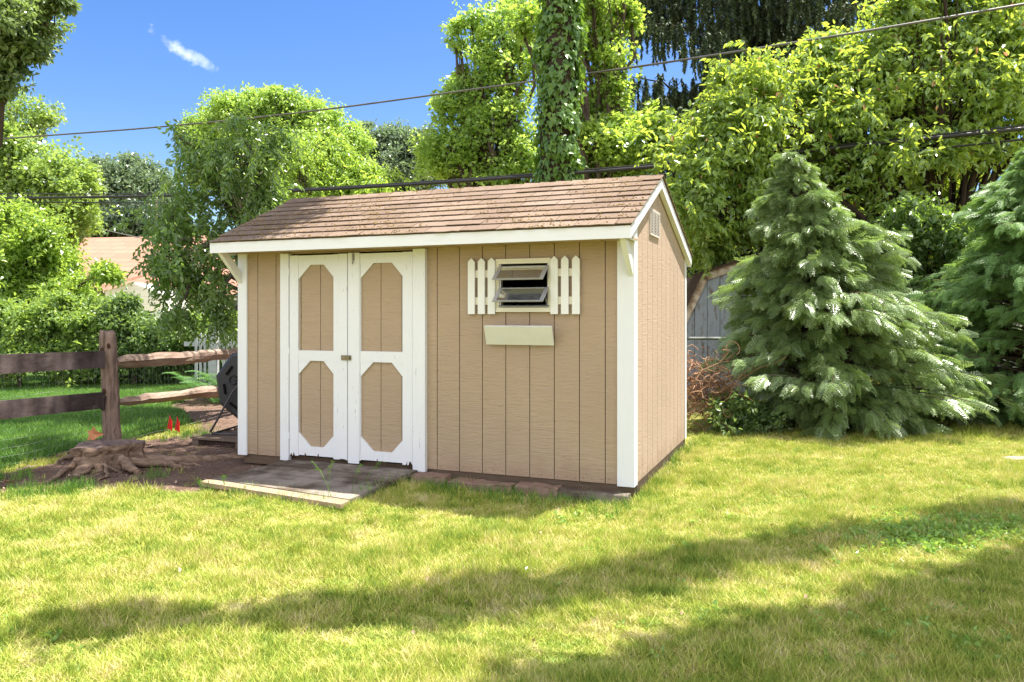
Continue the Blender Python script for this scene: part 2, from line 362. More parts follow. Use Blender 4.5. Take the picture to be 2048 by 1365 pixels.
# ground
s = MT('ground_soil_lawn'); n1 = s.noise(0.9, 5, 0.6); n2 = s.noise(16, 5, 0.7); n3 = s.noise(70, 3, 0.7)
c = s.ramp(n1, [(0.30, (0.22, 0.25, 0.05)), (0.5, (0.33, 0.32, 0.08)), (0.68, (0.46, 0.37, 0.17))])
c = s.mix(s.ramp(n2, [(0.45, 0.0), (0.65, 0.6)]), c, (0.34, 0.26, 0.13)); c = s.mix(s.ramp(n3, [(0.4, 0.55), (0.6, 0.0)]), c, (0.13, 0.12, 0.035))
s.bump(n3, 0.7, 0.02); M['ground'] = s.set(c, 0.95, 0.05)
s = MT('neighbour_turf'); n1 = s.noise(1.2, 4); n3 = s.noise(60, 3, 0.7)
M['turf'] = s.set(s.mix(n3, s.mix(n1, (0.055, 0.10, 0.022), (0.10, 0.15, 0.04)), (0.04, 0.07, 0.015)), 0.95, 0.05)
s = MT('bare_soil'); n1 = s.noise(2.2, 5, 0.6); n2 = s.noise(28, 5, 0.75); n3 = s.noise(110, 3, 0.7)
c = s.ramp(n1, [(0.35, (0.16, 0.10, 0.075)), (0.65, (0.27, 0.18, 0.135))]); c = s.mix(s.ramp(n2, [(0.5, 0.0), (0.66, 0.7)]), c, (0.38, 0.27, 0.20))
c = s.mix(s.ramp(n3, [(0.35, 0.6), (0.55, 0.0)]), c, (0.07, 0.045, 0.033)); s.bump(s.math('ADD', n2, n3), 0.9, 0.03); M['soil'] = s.set(c, 0.97, 0.05)

def grass_mat(name, stops, trans, tf=0.22):
    s = MT(name); r = s.island(); n1 = s.noise(1.7, 6, 0.7); n2 = s.noise(8, 4, 0.6)
    f = s.math('ADD', s.math('MULTIPLY', r, 0.38), s.math('ADD', s.math('MULTIPLY', n1, 0.95), s.math('SUBTRACT', s.math('MULTIPLY', n2, 1.0), 0.62)))
    c = s.ramp(f, stops); s.set(c, 0.5, 0.3)
    tr = s.n('ShaderNodeBsdfTranslucent'); s.l(s.mix(0.5, c, trans), tr.inputs['Color'])
    mm = s.n('ShaderNodeMixShader'); mm.inputs[0].default_value = tf
    s.l(s.b.outputs[0], mm.inputs[1]); s.l(tr.outputs[0], mm.inputs[2]); s.l(mm.outputs[0], s.out.inputs['Surface']); return s.m
M['grass'] = grass_mat('lawn_blade', [(0.22, (0.11, 0.20, 0.025)), (0.42, (0.27, 0.36, 0.045)), (0.58, (0.47, 0.49, 0.085)), (0.78, (0.66, 0.55, 0.25)), (1.0, (0.74, 0.68, 0.46))], (0.60, 0.68, 0.10))
M['grass_g'] = grass_mat('green_blade', [(0.25, (0.05, 0.14, 0.018)), (0.5, (0.10, 0.22, 0.03)), (0.8, (0.20, 0.34, 0.06))], (0.22, 0.42, 0.05))

M['lf_yellow'] = leaf_mat('leaf_yellow_green', (0.119, 0.218, 0.041), (0.309, 0.424, 0.091), (0.594, 0.795, 0.102), 0.48)
M['lf_cherry'] = leaf_mat('leaf_cherry', (0.055, 0.115, 0.035), (0.17, 0.26, 0.085), (0.42, 0.62, 0.08), 0.42, 0.28, 0.9)
M['lf_right'] = leaf_mat('leaf_long', (0.100, 0.200, 0.061), (0.270, 0.390, 0.135), (0.700, 0.840, 0.081), 0.46, 0.27, 0.9, rare=(0.008, (0.400, 0.200, 0.108)))
M['lf_maple'] = leaf_mat('leaf_maple', (0.143, 0.257, 0.057), (0.333, 0.462, 0.121), (0.594, 0.807, 0.121), 0.50)
M['lf_oak'] = leaf_mat('leaf_oak', (0.115, 0.196, 0.055), (0.270, 0.365, 0.100), (0.513, 0.702, 0.109), 0.42)
M['lf_oakdark'] = leaf_mat('leaf_oak_dark', (0.081, 0.135, 0.055), (0.216, 0.270, 0.109), (0.405, 0.567, 0.128), 0.35)
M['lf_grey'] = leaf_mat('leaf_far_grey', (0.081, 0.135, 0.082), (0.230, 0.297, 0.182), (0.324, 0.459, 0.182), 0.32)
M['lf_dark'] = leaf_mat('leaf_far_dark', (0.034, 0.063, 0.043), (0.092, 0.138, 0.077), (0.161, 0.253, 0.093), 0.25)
M['lf_shrub'] = leaf_mat('leaf_shrub', (0.101, 0.182, 0.051), (0.284, 0.392, 0.109), (0.567, 0.756, 0.109), 0.42, 0.35, 0.6)
M['lf_shrubdark'] = leaf_mat('leaf_shrub_dark', (0.061, 0.115, 0.041), (0.176, 0.257, 0.092), (0.405, 0.594, 0.109), 0.38, 0.35, 0.6)
M['lf_ivy'] = leaf_mat('leaf_ivy', (0.045, 0.12, 0.02), (0.16, 0.27, 0.045), (0.32, 0.52, 0.05), 0.30, 0.35, 0.5)
M['lf_spruce'] = leaf_mat('needle_spruce', (0.050, 0.075, 0.047), (0.140, 0.180, 0.101), (0.080, 0.120, 0.041), 0.15, 0.6, 0.2)
M['lf_cyp'] = leaf_mat('cypress_spray', (0.11, 0.20, 0.06), (0.34, 0.43, 0.19), (0.42, 0.60, 0.13), 0.30, 0.30, 1.0)
M['lf_cyp2'] = leaf_mat('cypress_spray_bright', (0.115, 0.223, 0.073), (0.270, 0.419, 0.146), (0.405, 0.621, 0.128), 0.30, 0.42, 0.5)
M['lf_fern'] = leaf_mat('fern_frond', (0.068, 0.176, 0.046), (0.162, 0.324, 0.092), (0.338, 0.567, 0.092), 0.4)
M['lf_weed'] = leaf_mat('weed_leaf', (0.135, 0.270, 0.055), (0.297, 0.459, 0.092), (0.567, 0.783, 0.109), 0.4)

# ------------------------------------------------------------------ ground
def inpoly(x, y, P):
    x = np.asarray(x); y = np.asarray(y); c = np.zeros(x.shape, bool); n = len(P)
    for i in range(n):
        x1, y1 = P[i][:2]; x2, y2 = P[(i + 1) % n][:2]
        k = ((y1 > y) != (y2 > y)) & (x < (x2 - x1) * (y - y1) / (y2 - y1 + 1e-12) + x1); c ^= k
    return c
xs = np.concatenate([[-900, -250, -90, -45], np.linspace(-24, 24, 193), [45, 90, 250, 900]])
ys = np.concatenate([[-250, -60, -20], np.linspace(-6, 26, 129), [45, 90, 250, 1500]])
X, Y = np.meshgrid(xs, ys); Z = gz(X, Y) * np.clip((30 - np.hypot(X, Y)) / 10, 0, 1)
g = MB(); nx, ny = len(xs), len(ys)
i = np.arange(ny - 1)[:, None] * nx + np.arange(nx - 1)[None]
g.addarr(np.stack([X, Y, Z], -1).reshape(-1, 3), [np.stack([i, i + 1, i + nx + 1, i + nx], -1).reshape(-1, 4)])
tag(g.build('lawn', M['ground'], smooth=True), kind='structure')
def sheet(name, poly, dz, mat, step=0.08, jitter=0.05, kind='structure', bump=0.0):
    P = np.array([p[:2] for p in poly]); Q = []
    for a, b in zip(P, np.roll(P, -1, 0)):
        k = max(1, int(np.linalg.norm(b - a) / 0.12))
        for t in range(k): Q.append(a + (b - a) * t / k + rng.normal(0, jitter, 2))
    Q = np.array(Q)
    x0, y0 = Q.min(0); x1, y1 = Q.max(0)
    gx = np.arange(x0, x1, step); gy = np.arange(y0, y1, step); GX, GY = np.meshgrid(gx, gy)
    ins = inpoly(GX, GY, Q); b = MB()
    Zs = gz(GX, GY) + dz + (rng.random(GX.shape) * bump * ins)
    idx = np.arange(GX.size).reshape(GX.shape)
    ok = ins[:-1, :-1] & ins[1:, :-1] & ins[:-1, 1:] & ins[1:, 1:]
    F = np.stack([idx[:-1, :-1], idx[:-1, 1:], idx[1:, 1:], idx[1:, :-1]], -1)[ok]
    used = np.unique(F); mp_ = np.full(GX.size, -1); mp_[used] = np.arange(len(used))
    b.addarr(np.stack([GX, GY, Zs], -1).reshape(-1, 3)[used], [mp_[F]])
    return tag(b.build(name, mat, smooth=True), kind=kind), Q
FENCE = [np.array([-5.3, 4.2]), np.array([-4.52, 6.85]), np.array([-4.13, 8.0]), np.array([-3.84, 10.4]), np.array([-3.6, 12.6])]
D = [gp(-330, 955), gp(-330, 1000), gp(0, 990), gp(70, 984), gp(150, 978), gp(240, 996), gp(330, 992), gp(420, 1004), gp(560, 985),
     np.array([-1.2, 7.2, 0]), np.array([0.2, 9.5, 0]), np.array([-1.5, 13.5, 0]), np.array([-4.5, 14.4, 0]), gp(445, 781), gp(336, 813), gp(366, 840), gp(390, 868), gp(271, 890), gp(150, 905), gp(105, 925), gp(50, 943), gp(0, 945)]
dirt, DP = sheet('dirt_path', D, 0.006, M['soil'], 0.05, 0.05, bump=0.012)
NT = [np.array([-5.5, 4.5]), np.array([-4.55, 6.9]), np.array([-4.2, 8.1]), np.array([-3.9, 10.4]), np.array([-3.7, 14.5]), np.array([-3.0, 19]), np.array([-24, 19]), np.array([-20, 4.5])]
turf, TP = sheet('neighbour_lawn', NT, 0.003, M['turf'], 0.25, 0.02)

# ------------------------------------------------------------------ foliage tools
def leafshape(Ln, Wd, fold=0.25, curl=0.15, k=6):
    """one leaf along +x in the xy plane, two quads folded on the midrib"""
    if k == 4:
        V = np.array([[0, 0, 0], [Ln * .45, -Wd / 2, Wd * fold], [Ln, 0, -Ln * curl], [Ln * .45, Wd / 2, Wd * fold]])
        return V, np.array([[0, 1, 2, 3]])
    V = np.array([[0, 0, 0], [Ln * .28, -Wd / 2, Wd * fold], [Ln * .66, -Wd * .36, Wd * fold * .6 - Ln * curl * .5], [Ln, 0, -Ln * curl * 1.4],
                  [Ln * .66, Wd * .36, Wd * fold * .6 - Ln * curl * .5], [Ln * .28, Wd / 2, Wd * fold]])
    return V, np.array([[0, 1, 2, 3], [0, 3, 4, 5]])
def mapleshape(Ln):
    a = [180, 130, 95, 70, 45, 20, 0, -20, -45, -70, -95, -130]; r = [.15, .45, .3, .62, .4, .5, .8, .5, .4, .62, .3, .45]
    V = np.array([[Ln * .25 + math.cos(R(t)) * q * Ln * .8, math.sin(R(t)) * q * Ln * .8, -q * q * .12 * Ln] for t, q in zip(a, r)])
    return V, np.array([list(range(12))])
def frames(ax, up=None, roll=0.3):
    ax = unit(ax); n = len(ax)
    up = np.tile([0, 0, 1.0], (n, 1)) if up is None else up
    up = up + rng.normal(0, roll, (n, 3))
    y = unit(np.cross(up, ax)); z = np.cross(ax, y)
    return np.stack([ax, y, z], -1)
def replicate(mb, proto, Rm, pos, sc, m=0):
    """merge n transformed copies of a prototype (V, F-list) into the builder"""
    V, Fs = proto; n = len(pos); sc = np.broadcast_to(np.asarray(sc, float), (n,))
    VV = np.einsum('nij,kj->nki', Rm, V) * sc[:, None, None] + pos[:, None]
    off = (np.arange(n) * len(V))[:, None, None]
    mb.addarr(VV.reshape(-1, 3), [(F[None] + off).reshape(-1, F.shape[1]) for F in Fs], m)
def combine(parts):
    Vs, Fs, n = [], {}, 0
    for V, F in parts:
        Vs.append(V); Fs.setdefault(F.shape[1], []).append(F + n); n += len(V)
    return np.concatenate(Vs), [np.concatenate(f) for f in Fs.values()]
def spray(nl, ln, Ln, Wd, hang=0.5, k=6, maple=False):
    """a leafy twig along +x, drooping; leaves alternate on both sides"""
    parts = []
    for q in range(nl):
        t = (q + 0.6) / nl; p = np.array([ln * t, 0, -0.35 * ln * t * t * hang * 2])
        side = 1 if q % 2 else -1; ang = side * R(random.uniform(25, 75)); el = -hang * random.uniform(0.3, 1.5)
        a = np.array([[math.cos(ang) * math.cos(el), math.sin(ang) * math.cos(el), math.sin(el)]])
        V, F = mapleshape(Ln) if maple else leafshape(Ln, Wd, random.uniform(.1, .35), random.uniform(.05, .3), k)
        Rm = frames(a, roll=0.55)[0]; parts.append((V * random.uniform(.7, 1.15) @ Rm.T + p, F))
    return combine(parts)
def cluster(nl, rad, Ln, Wd, k=4, maple=False, flat=0.6):
    parts = []
    for q in range(nl):
        d = rng.normal(0, 1, 3); d /= np.linalg.norm(d); p = d * rad * rng.random() ** 0.5 * np.array([1, 1, flat])
        a = d + rng.normal(0, .6, 3); a[2] -= 0.35
        V, F = mapleshape(Ln) if maple else leafshape(Ln, Wd, .2, .15, k)
        Rm = frames(a[None], roll=0.6)[0]; parts.append((V * random.uniform(.7, 1.2) @ Rm.T + p, F))
    return combine(parts)
def curve(a, b, sag=0.0, wob=0.0, n=6):
    a = np.asarray(a, float); b = np.asarray(b, float); t = np.linspace(0, 1, n)[:, None]
    P = a + (b - a) * t; P[:, 2] += sag * 4 * (t * (1 - t))[:, 0]
    if wob: P[1:-1] += rng.normal(0, wob, (n - 2, 3))
    return P
def lobe(u, v, Y, ru, rv, depth=None):
    c = at(u, v, Y); rx = ru / FPX * Y; rz = rv / FPX * Y
    return (c, np.array([rx, depth if depth else (rx + rz) / 2, rz]))
def tree(name, label, cat, base, lobes, protos, mat, bark, tr=0.2, sub=14, per=26, spread=0.28, lean=0.5, droop=0.2, scale=(0.8, 1.25), group=None, fork=0.45, inner=0.35, foliage='crown', stem='trunk', twr=0.012, trunk_top=None):
    """thing > trunk (with limbs), crown. lobes: (centre, radii[, weight])"""
    base = np.array([base[0], base[1], 0.0]); root = empty(name, base)
    tag(root, label, cat, group); tb, cb = MB(), MB()
    cen = np.mean([l[0] for l in lobes], 0)
    top = np.array([base[0] * .6 + cen[0] * .4, base[1] * .6 + cen[1] * .4, cen[2] * fork + 0.3]) if trunk_top is None else np.array(trunk_top, float)
    P = curve(base - [0, 0, .2], top, 0, tr * 0.25, 7); tb.tube(P - base, np.linspace(tr * 1.15, tr * .75, 7), 10, rough=.15)
    for l in lobes:
        c, r = l[0], l[1]; wgt = l[2] if len(l) > 2 else 1.0
        st = P[random.randint(4, 6)]
        limb = curve(st, c, 0.08 * np.linalg.norm(c - st), 0.03 * np.linalg.norm(c - st), 6)
        tb.tube(limb - base, np.linspace(tr * .5, tr * .14, 6), 6, rough=.1)
        ns = max(3, int(sub * wgt))
        d = unit(rng.normal(0, 1, (ns, 3))); rad = (inner + (1 - inner) * rng.random(ns) ** 0.6)[:, None]
        sc_ = c + d * rad * r
        for q in range(ns):
            if sc_[q][2] < 0.15: sc_[q][2] = 0.15 + rng.random() * .3
            o = limb[random.randint(2, 5)]; ln_ = np.linalg.norm(sc_[q] - o)
            tb.tube(curve(o, sc_[q], .05 * ln_, .04 * ln_, 5) - base, np.linspace(max(tr * .13, twr), twr * .5, 5), 4, cap=False)
        n = ns * per
        who = np.repeat(np.arange(ns), per)
        pos = sc_[who] + rng.normal(0, 1, (n, 3)) * spread * np.mean(r) * np.array([1, 1, .7]) * rng.choice([.85, 1.75], (n, 1), p=[.84, .16])
        pos[:, 2] = np.maximum(pos[:, 2], 0.08 + 0.1 * rng.random(n))
        outd = unit(pos - c); ax = outd * lean + rng.normal(0, .55, (n, 3)); ax[:, 2] = ax[:, 2] * .6 - droop
        Rm = frames(ax); sc = rng.uniform(scale[0], scale[1], n); kk = rng.integers(0, len(protos), n)
        for j, pr in enumerate(protos):
            m = kk == j
            if m.any(): replicate(cb, pr, Rm[m], pos[m] - base, sc[m])
    tb.build(stem, bark, root, smooth=True); cb.build(foliage, mat, root)
    return root
# ------------------------------------------------------------------ storage shed (local frame: x along the front, y into depth, z from siding bottom)
TH = -0.3772; SX, SY = 0.91, 5.7797; CT, ST = math.cos(TH), math.sin(TH)
def s2w(x, y, z=0.0): return np.array([SX + CT * x - ST * y, SY + ST * x + CT * y, z + 0.12])
def w2s(X, Y): dx = np.asarray(X) - SX; dy = np.asarray(Y) - SY; return CT * dx + ST * dy, -ST * dx + CT * dy
shed = empty('storage_shed', (SX, SY, 0.12), TH)
tag(shed, 'tan wooden garden shed with white trim, double doors and brown shingle roof', 'shed')
W_, DEP, RY, RZ = 3.69, 2.445, 0.866, 2.4526
FZ, BZ, BY = 1.925, 1.880, 2.525               # shingle top heights at front edge (y=-.305) and back edge
def roofz(y): return np.where(y < RY, FZ + (RZ - FZ) * (y + .305) / (RY + .305), RZ + (BZ - RZ) * (y - RY) / (BY - RY))
GR, GW = 0.2032, 0.007
OPEN = [(-1.11, -0.656, 1.30, 1.715), (-3.107, -1.857, -1, 1.815)]
fw = MB(); inn = MB()
edges = [-3.69 + .005] + [-0.2265 - GR * k for k in range(17, -1, -1) if -0.2265 - GR * k > -3.66] + [-.03]
def zsplit(a, b, z0, z1):
    """vertical ranges of the strip a-b that no opening covers"""
    zz = [(z0, z1)]
    for (o0, o1, p0, p1) in OPEN:
        if a >= o0 - 1e-6 and b <= o1 + 1e-6:
            new = []
            for (q0, q1) in zz:
                if p0 > q0: new.append((q0, min(q1, p0)))
                if p1 < q1: new.append((max(q0, p1), q1))
            zz = new
    return zz
for k in range(len(edges) - 1):
    a, b = edges[k] + (GW / 2 if k else 0), edges[k + 1] - GW / 2
    cuts = sorted({a, b} | {c_ for o in OPEN for c_ in o[:2] if a < c_ < b})
    for p, q in zip(cuts[:-1], cuts[1:]):
        for z0, z1 in zsplit(p, q, 0.0, 1.83): fw.box(p, q, 0.018, 0.030, z0, z1)
cuts = [-3.68, -3.107, -1.857, -1.11, -0.656, -0.02]
for p, q in zip(cuts[:-1], cuts[1:]):
    for z0, z1 in zsplit(p, q, 0.004, 1.93): fw.box(p, q, 0.0302, 0.042, z0, z1, 1)
s = MT('groove_shadow_paint'); M['groove'] = s.set((0.16, 0.105, 0.07), 0.9, 0.05)
for k in range(9):
    for dx_ in (.03, .105, .175):
        xx = -0.2265 - GR * (k - 1) - dx_ if k < 8 else -3.4 - dx_; zz = .03 + random.uniform(-.006, .006)
        if -3.66 < xx < -.14: fw.box(xx - .0035, xx + .0035, .0170, .0179, zz - .0035, zz + .0035, 1)
fw.build('front_wall', [M['siding'], M['groove']], shed)
def gable(xa, xb, xin, name):
    b = MB(); ye = [0.02] + [0.075 + GR / 2 * 0 + 0.2032 * k for k in range(0, 12)] + [DEP - .02]
    ye = [0.02] + [0.10 + GR * k for k in range(12) if 0.10 + GR * k < DEP - .06] + [DEP - .02]
    for a, c_ in zip(ye[:-1], ye[1:]):
        a2, c2 = a + (GW / 2 if a > .03 else 0), c_ - (GW / 2 if c_ < DEP - .03 else 0)
        tp = [(y, float(roofz(np.array(y))) - .045) for y in ([a2] + ([RY] if a2 < RY < c2 else []) + [c2])]
        poly = [(xa, a2, 0), (xa, c2, 0)] + [(xa, y, z) for y, z in tp[::-1]]
        b.prism(poly, (xb - xa, 0, 0))
    tp = [(.021, float(roofz(np.array(.021))) - .05), (RY, RZ - .05), (DEP - .021, float(roofz(np.array(DEP))) - .05)]
    b.prism([(xin, .021, .003), (xin, DEP - .021, .003)] + [(xin, y, z) for y, z in tp[::-1]], (xa - xin + (.0003 if xin > xa else -.0003), 0, 0), 1)
    return b.build(name, [M['siding_sunlit'], M['groove']], shed)
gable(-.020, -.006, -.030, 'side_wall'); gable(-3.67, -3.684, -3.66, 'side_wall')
b = MB(); b.box(-3.66, -.03, DEP - .03, DEP - .012, 0, 1.893); b.build('back_wall', M['siding'], shed)
b = MB(); b.box(-3.655, -.035, .045, DEP - .035, -.012, .012); b.build('floor', M['inner'], shed)
# inside framing seen through the window
b = MB()
for k in range(5): b.box(-1.9 + k * .41, -1.86 + k * .41, DEP - .10, DEP - .035, .013, 1.8)
b.box(-3.6, -.1, DEP - .45, DEP - .11, 1.12, 1.14); b.build('wall_framing', M['inner'], shed)
# corner boards
for x0, x1, y0, y1 in ((-.130, 0, 0, .0175), (-.019, .0, .0180, .112), (-3.69, -3.59, 0, .0175), (-3.69, -3.672, .018, .11), (-.019, .0, DEP - .09, DEP), (-3.69, -3.672, DEP - .09, DEP)):
    y_ = (y0 + y1) / 2; b = MB()
    b.box(x0, x1, y0, y1, -.010 if y0 < 1 else -.0, 1.83 if y0 == 0 else min(float(roofz(np.array(y_))) - .06, 1.94)); b.build('corner_board', M['white'], shed)
# fascia, soffit, rakes
XR, XL = 0.044, -3.734
b = MB(); b.box(XL, XR, -.305, -.287, 1.8195, 1.908); b.build('front_fascia', M['white_h'], shed)
b = MB(); b.box(XL + .02, XR - .02, -.2865, .0172, 1.8300, 1.842)
for k in range(9): b.box(-3.5 + k * .41, -3.496 + k * .41, -.286, .017, 1.8285, 1.8298, 1)
b.build('soffit', [M['soffit'], M['groove']], shed)
for x0, x1 in ((.002, XR), (XL, -3.692)):
    b = MB()
    def rz(y, d): return float(roofz(np.array(y))) - d
    b.prism([(x0, -.286, rz(-.286, .105)), (x0, RY, RZ - .105), (x0, RY, RZ - .017), (x0, -.286, rz(-.286, .017))], (x1 - x0, 0, 0))
    b.prism([(x0, RY + .001, RZ - .105), (x0, BY - .03, rz(BY - .03, .105)), (x0, BY - .03, rz(BY - .03, .017)), (x0, RY + .001, RZ - .017)], (x1 - x0, 0, 0))
    b.build('rake_board', M['cream'] if False else M['white'], shed)
    b = MB(); xx = x0 + .004 if x0 > -1 else x0 + .004
    b.prism([(xx, -.286, 1.8205), (xx, -.001, 1.8205), (xx, -.001, rz(-.001, .1055)), (xx, -.286, rz(-.286, .1055))], (.016, 0, 0)); b.build('eave_end_board', M['white'], shed)
b = MB(); b.box(XL + .01, XR - .01, BY - .03, BY - .012, 1.77, 1.86); b.build('back_fascia', M['white_h'], shed)
# roof: sheathing and shingle courses
b = MB()
sl = lambda y, d: float(roofz(np.array(y))) - d
for y0, y1 in ((-.300, RY), (RY, BY)):
    b.prism([(XL, y0, sl(y0, .0165)), (XL, y1, sl(y1, .0165)), (XL, y1, sl(y1, .006)), (XL, y0, sl(y0, .006))], (XR - XL, 0, 0))
b.build('roof_deck', M['skid'], shed)
b = MB(); ms = MB()
def course(y_lo, z_lo, dy, dz, k, side):
    UP = min(.163, abs(RY - y_lo) / abs(dy) - .002)
    """one course of tabs; (dy,dz) unit vector upslope; side -1 front, 1 back"""
    nrm = np.array([0, -dz * (1 if dy > 0 else -1), abs(dy)])
    x = XL - .012 - (0.152 if k % 2 else 0) + random.uniform(-.03, .03)
    E = .143
    while x < XR + .012:
        x1 = x + .305; xa, xb = max(x + .003, XL - .012), min(x1 - .003, XR + .012)
        if xb - xa > .01:
            droop = random.uniform(.002, .008); nseg = 5; xs_ = np.linspace(xa, xb, nseg + 1)
            rag = rng.uniform(-.003, .003, nseg + 1) + (rng.uniform(-.012, .004, nseg + 1) if k == 0 else 0) 
            lip = .008 + droop
            V = []
            for xx, rg in zip(xs_, rag):
                p0 = np.array([xx, y_lo, z_lo]) + np.array([0, dy, dz]) * rg
                p1 = np.array([xx, y_lo, z_lo]) + np.array([0, dy, dz]) * UP
                V += [p0 + nrm * (lip - .006), p0 + nrm * lip, p1 + nrm * .001, p1 - nrm * .004]
            F = []
            for q in range(nseg):
                o, p = q * 4, q * 4 + 4
                F += [(o + 1, o + 2, p + 2, p + 1), (o, o + 1, p + 1, p), (o + 2, o + 3, p + 3, p + 2), (o + 3, o, p, p + 3)]
            F += [(0, 1, 2, 3)[::-1], tuple(nseg * 4 + t for t in range(4))]
            b.add(np.array(V), F)
        x = x1
for (ya, za, yb, zb, sd) in ((-.318, FZ - .012, RY, RZ, -1), (BY + .012, BZ - .012, RY, RZ, 1)):
    dl = np.array([yb - ya, zb - za]); Ls = np.linalg.norm(dl); dl /= Ls; nc = int(Ls / .143)
    for k in range(nc + 1):
        yl, zl = ya + dl[0] * k * .143, za + dl[1] * k * .143
        if (yl - RY) * sd > .03: course(yl, zl + .0, dl[0], dl[1], k, sd)
# ridge caps
x = XL - .012
while x < XR + .01:
    x1 = min(x + .15, XR + .014)
    for sd, (yy, zz) in ((-1, (RY - .125, sl(RY - .125, -.004))), (1, (RY + .13, sl(RY + .13, -.004)))):
        lo, hi = .006 + random.uniform(0, .003), .001
        P0 = [(x, RY, RZ + .004 + lo), (x1, RY, RZ + .004 + hi), (x1, yy, zz + hi), (x, yy, zz + lo)]
        P1 = [(p[0], p[1], p[2] - .006) for p in P0]
        b.add(np.array(P0 + P1), [(0, 1, 2, 3), (4, 5, 6, 7), (0, 4, 5, 1), (2, 6, 7, 3), (0, 3, 7, 4), (1, 2, 6, 5)])
    x += .15
b.build('shingles', M['shingle'], shed)
for q in range(5200):
    x = random.uniform(XL, XR); y = random.uniform(-.3, RY + .02)
    kk_ = round((y + .318) / .1301); y2 = -.318 + kk_ * .1301 + abs(random.gauss(0, .022)) if random.random() < .7 else y
    if y2 > RY: y2 = y
    if math.sin(x * 2.1 + 1) + math.sin(x * 5 + y2 * 6) + random.gauss(0, .8) < 0.1: continue
    r = random.uniform(.0015, .006); ms.ico((x, y2, sl(y2, -.008)), r, 0, rough=.6, sc=(1.6, 1.4, .7))
tag(ms.build('moss_and_debris', M['moss'], shed), kind='stuff')
# eave brackets
for x0, x1 in ((-.046, -.006), (-3.684, -3.644)):
    b = MB(); b.prism([(x0, -.278, 1.8288), (x0, -.175, 1.8288), (x0, -.0008, 1.655), (x0, -.0008, 1.562)], (x1 - x0, 0, 0)); b.build('eave_bracket', M['picket'], shed)
# gable vent
vt = MB(); vt.box(-.0055, .002, .575, .955, 1.935, 2.135); v0 = vt.build('gable_vent', M['dark'], shed)
vt = MB()
for a, c_, z0, z1 in ((.565, .965, 2.128, 2.146), (.565, .965, 1.926, 1.944), (.565, .582, 1.944, 2.128), (.948, .965, 1.944, 2.128), (.694, .706, 1.944, 2.128), (.824, .836, 1.944, 2.128)): vt.box(-.0056, .008, a, c_, z0, z1)
for k in range(14): vt.box(.0022, .0078, .582, .948, 1.951 + k * .0128, 1.956 + k * .0128)
o = vt.build('louvre', M['vent'], v0)
# door casing; near-black header and backing paint the shade of the door gaps
b = MB(); b.box(-3.198, -3.1075, -.022, .0178, -.022, 1.818); b.build('door_casing', M['white_worn'], shed)
b = MB(); b.box(-1.8565, -1.742, -.022, .0178, -.022, 1.822); b.build('door_casing', M['white_worn'], shed)
b = MB(); b.box(-3.107, -1.857, .03, .07, 1.802, 1.829); b.box(-3.107, -1.857, .075, .09, .0, 1.80); b.build('door_header_shade', M['dark'], shed)
def door(x0, x1, st0, st1, zt, zmid, zmb, oct_t, oct_b, extra):
    d = MB(); mid = (x0 + x1) / 2
    n0 = x0
    gl_ = [x0, x0 + .11, x0 + .11 + .203, x0 + .11 + .406, x1]
    gl_ = [a for a in gl_ if a <= x1]
    for a, c_ in zip(gl_[:-1], gl_[1:]): d.box(a + .003, c_ - .003, .008, .018, .034, 1.795)
    d.box(x0 + .001, x1 - .001, .0182, .028, .032, 1.797, 1)
    o = d.build('door', [M['siding'], M['groove']], shed)
    t = MB(); F0, F1 = -.014, .0078
    t.box(x0, st0, F0, F1, .026, 1.80); t.box(st1, x1, F0, F1, .022, 1.80)
    for e in extra: t.box(*e)
    F0 += .0025
    t.box(st0 + .0004, st1 - .0004, F0, F1, zt, 1.798); t.box(st0 + .0004, st1 - .0004, F0, F1, zmb, zmid); t.box(st0 + .0004, st1 - .0004, F0, F1, .035, .115)
    F0 += .002; w_ = .125
    for (zz, s_, hh) in ((zt, -1, oct_t), (zmb, -1, oct_t), (.115, 1, oct_b)):
        t.prism([(st0 + .0008, F0, zz), (st0 + w_, F0, zz), (st0 + .0008, F0, zz + s_ * hh)], (0, F1 - F0, 0))
        t.prism([(st1 - .0008, F0, zz), (st1 - w_ + .02, F0, zz), (st1 - .0008, F0, zz + s_ * hh * .93)], (0, F1 - F0, 0))
    r = t
    for q in range(16):
        xx = random.choice([x0 + random.uniform(0, .05), x1 - random.uniform(0, .07), random.uniform(x0, x1)]); hh = random.uniform(.008, .04)
        r.prism([(xx, -.0155, .018), (xx + random.uniform(.008, .03), -.0155, .02), (xx + random.uniform(.004, .012), -.0155, .02 + hh)], (0, .004, 0), 1)
    t.build('door_trim', [M['white_worn'], M['rot']], o)
    return o
dl_ = door(-3.102, -2.496, -3.010, -2.640, 1.714, .960, .870, .122, .118, [(-2.590, -2.4975, -.020, -.0145, .03, 1.802)])
dr_ = door(-2.490, -1.862, -2.368, -1.958, 1.714, .964, .872, .124, .118, [(-2.488, -2.378, -.020, -.0145, .0, 1.806)])
h = MB(); h.box(-2.552, -2.455, -.030, -.0202, .884, .926); h.tube([(-2.474, -.030, .905), (-2.474, -.043, .905)], .013, 10); h.box(-2.535, -2.50, -.034, -.0300, .892, .918)
h.build('hasp', M['brass'], dl_)
h = MB(); h.box(-2.445, -2.422, -.027, -.0202, 1.742, 1.802); h.tube([(-2.434, -.030, 1.725), (-2.434, -.030, 1.80)], .0055, 8); h.tube([(-2.434, -.028, 1.73), (-2.434, -.036, 1.712)], .005, 6); h.build('barrel_bolt', M['metal'], dr_)
for z in (1.66, .95, .2): h = MB(); h.tube([(-3.1045, -.019, z - .03), (-3.1045, -.019, z + .03)], .005, 8); h.build('hinge', M['white_worn'], dl_)
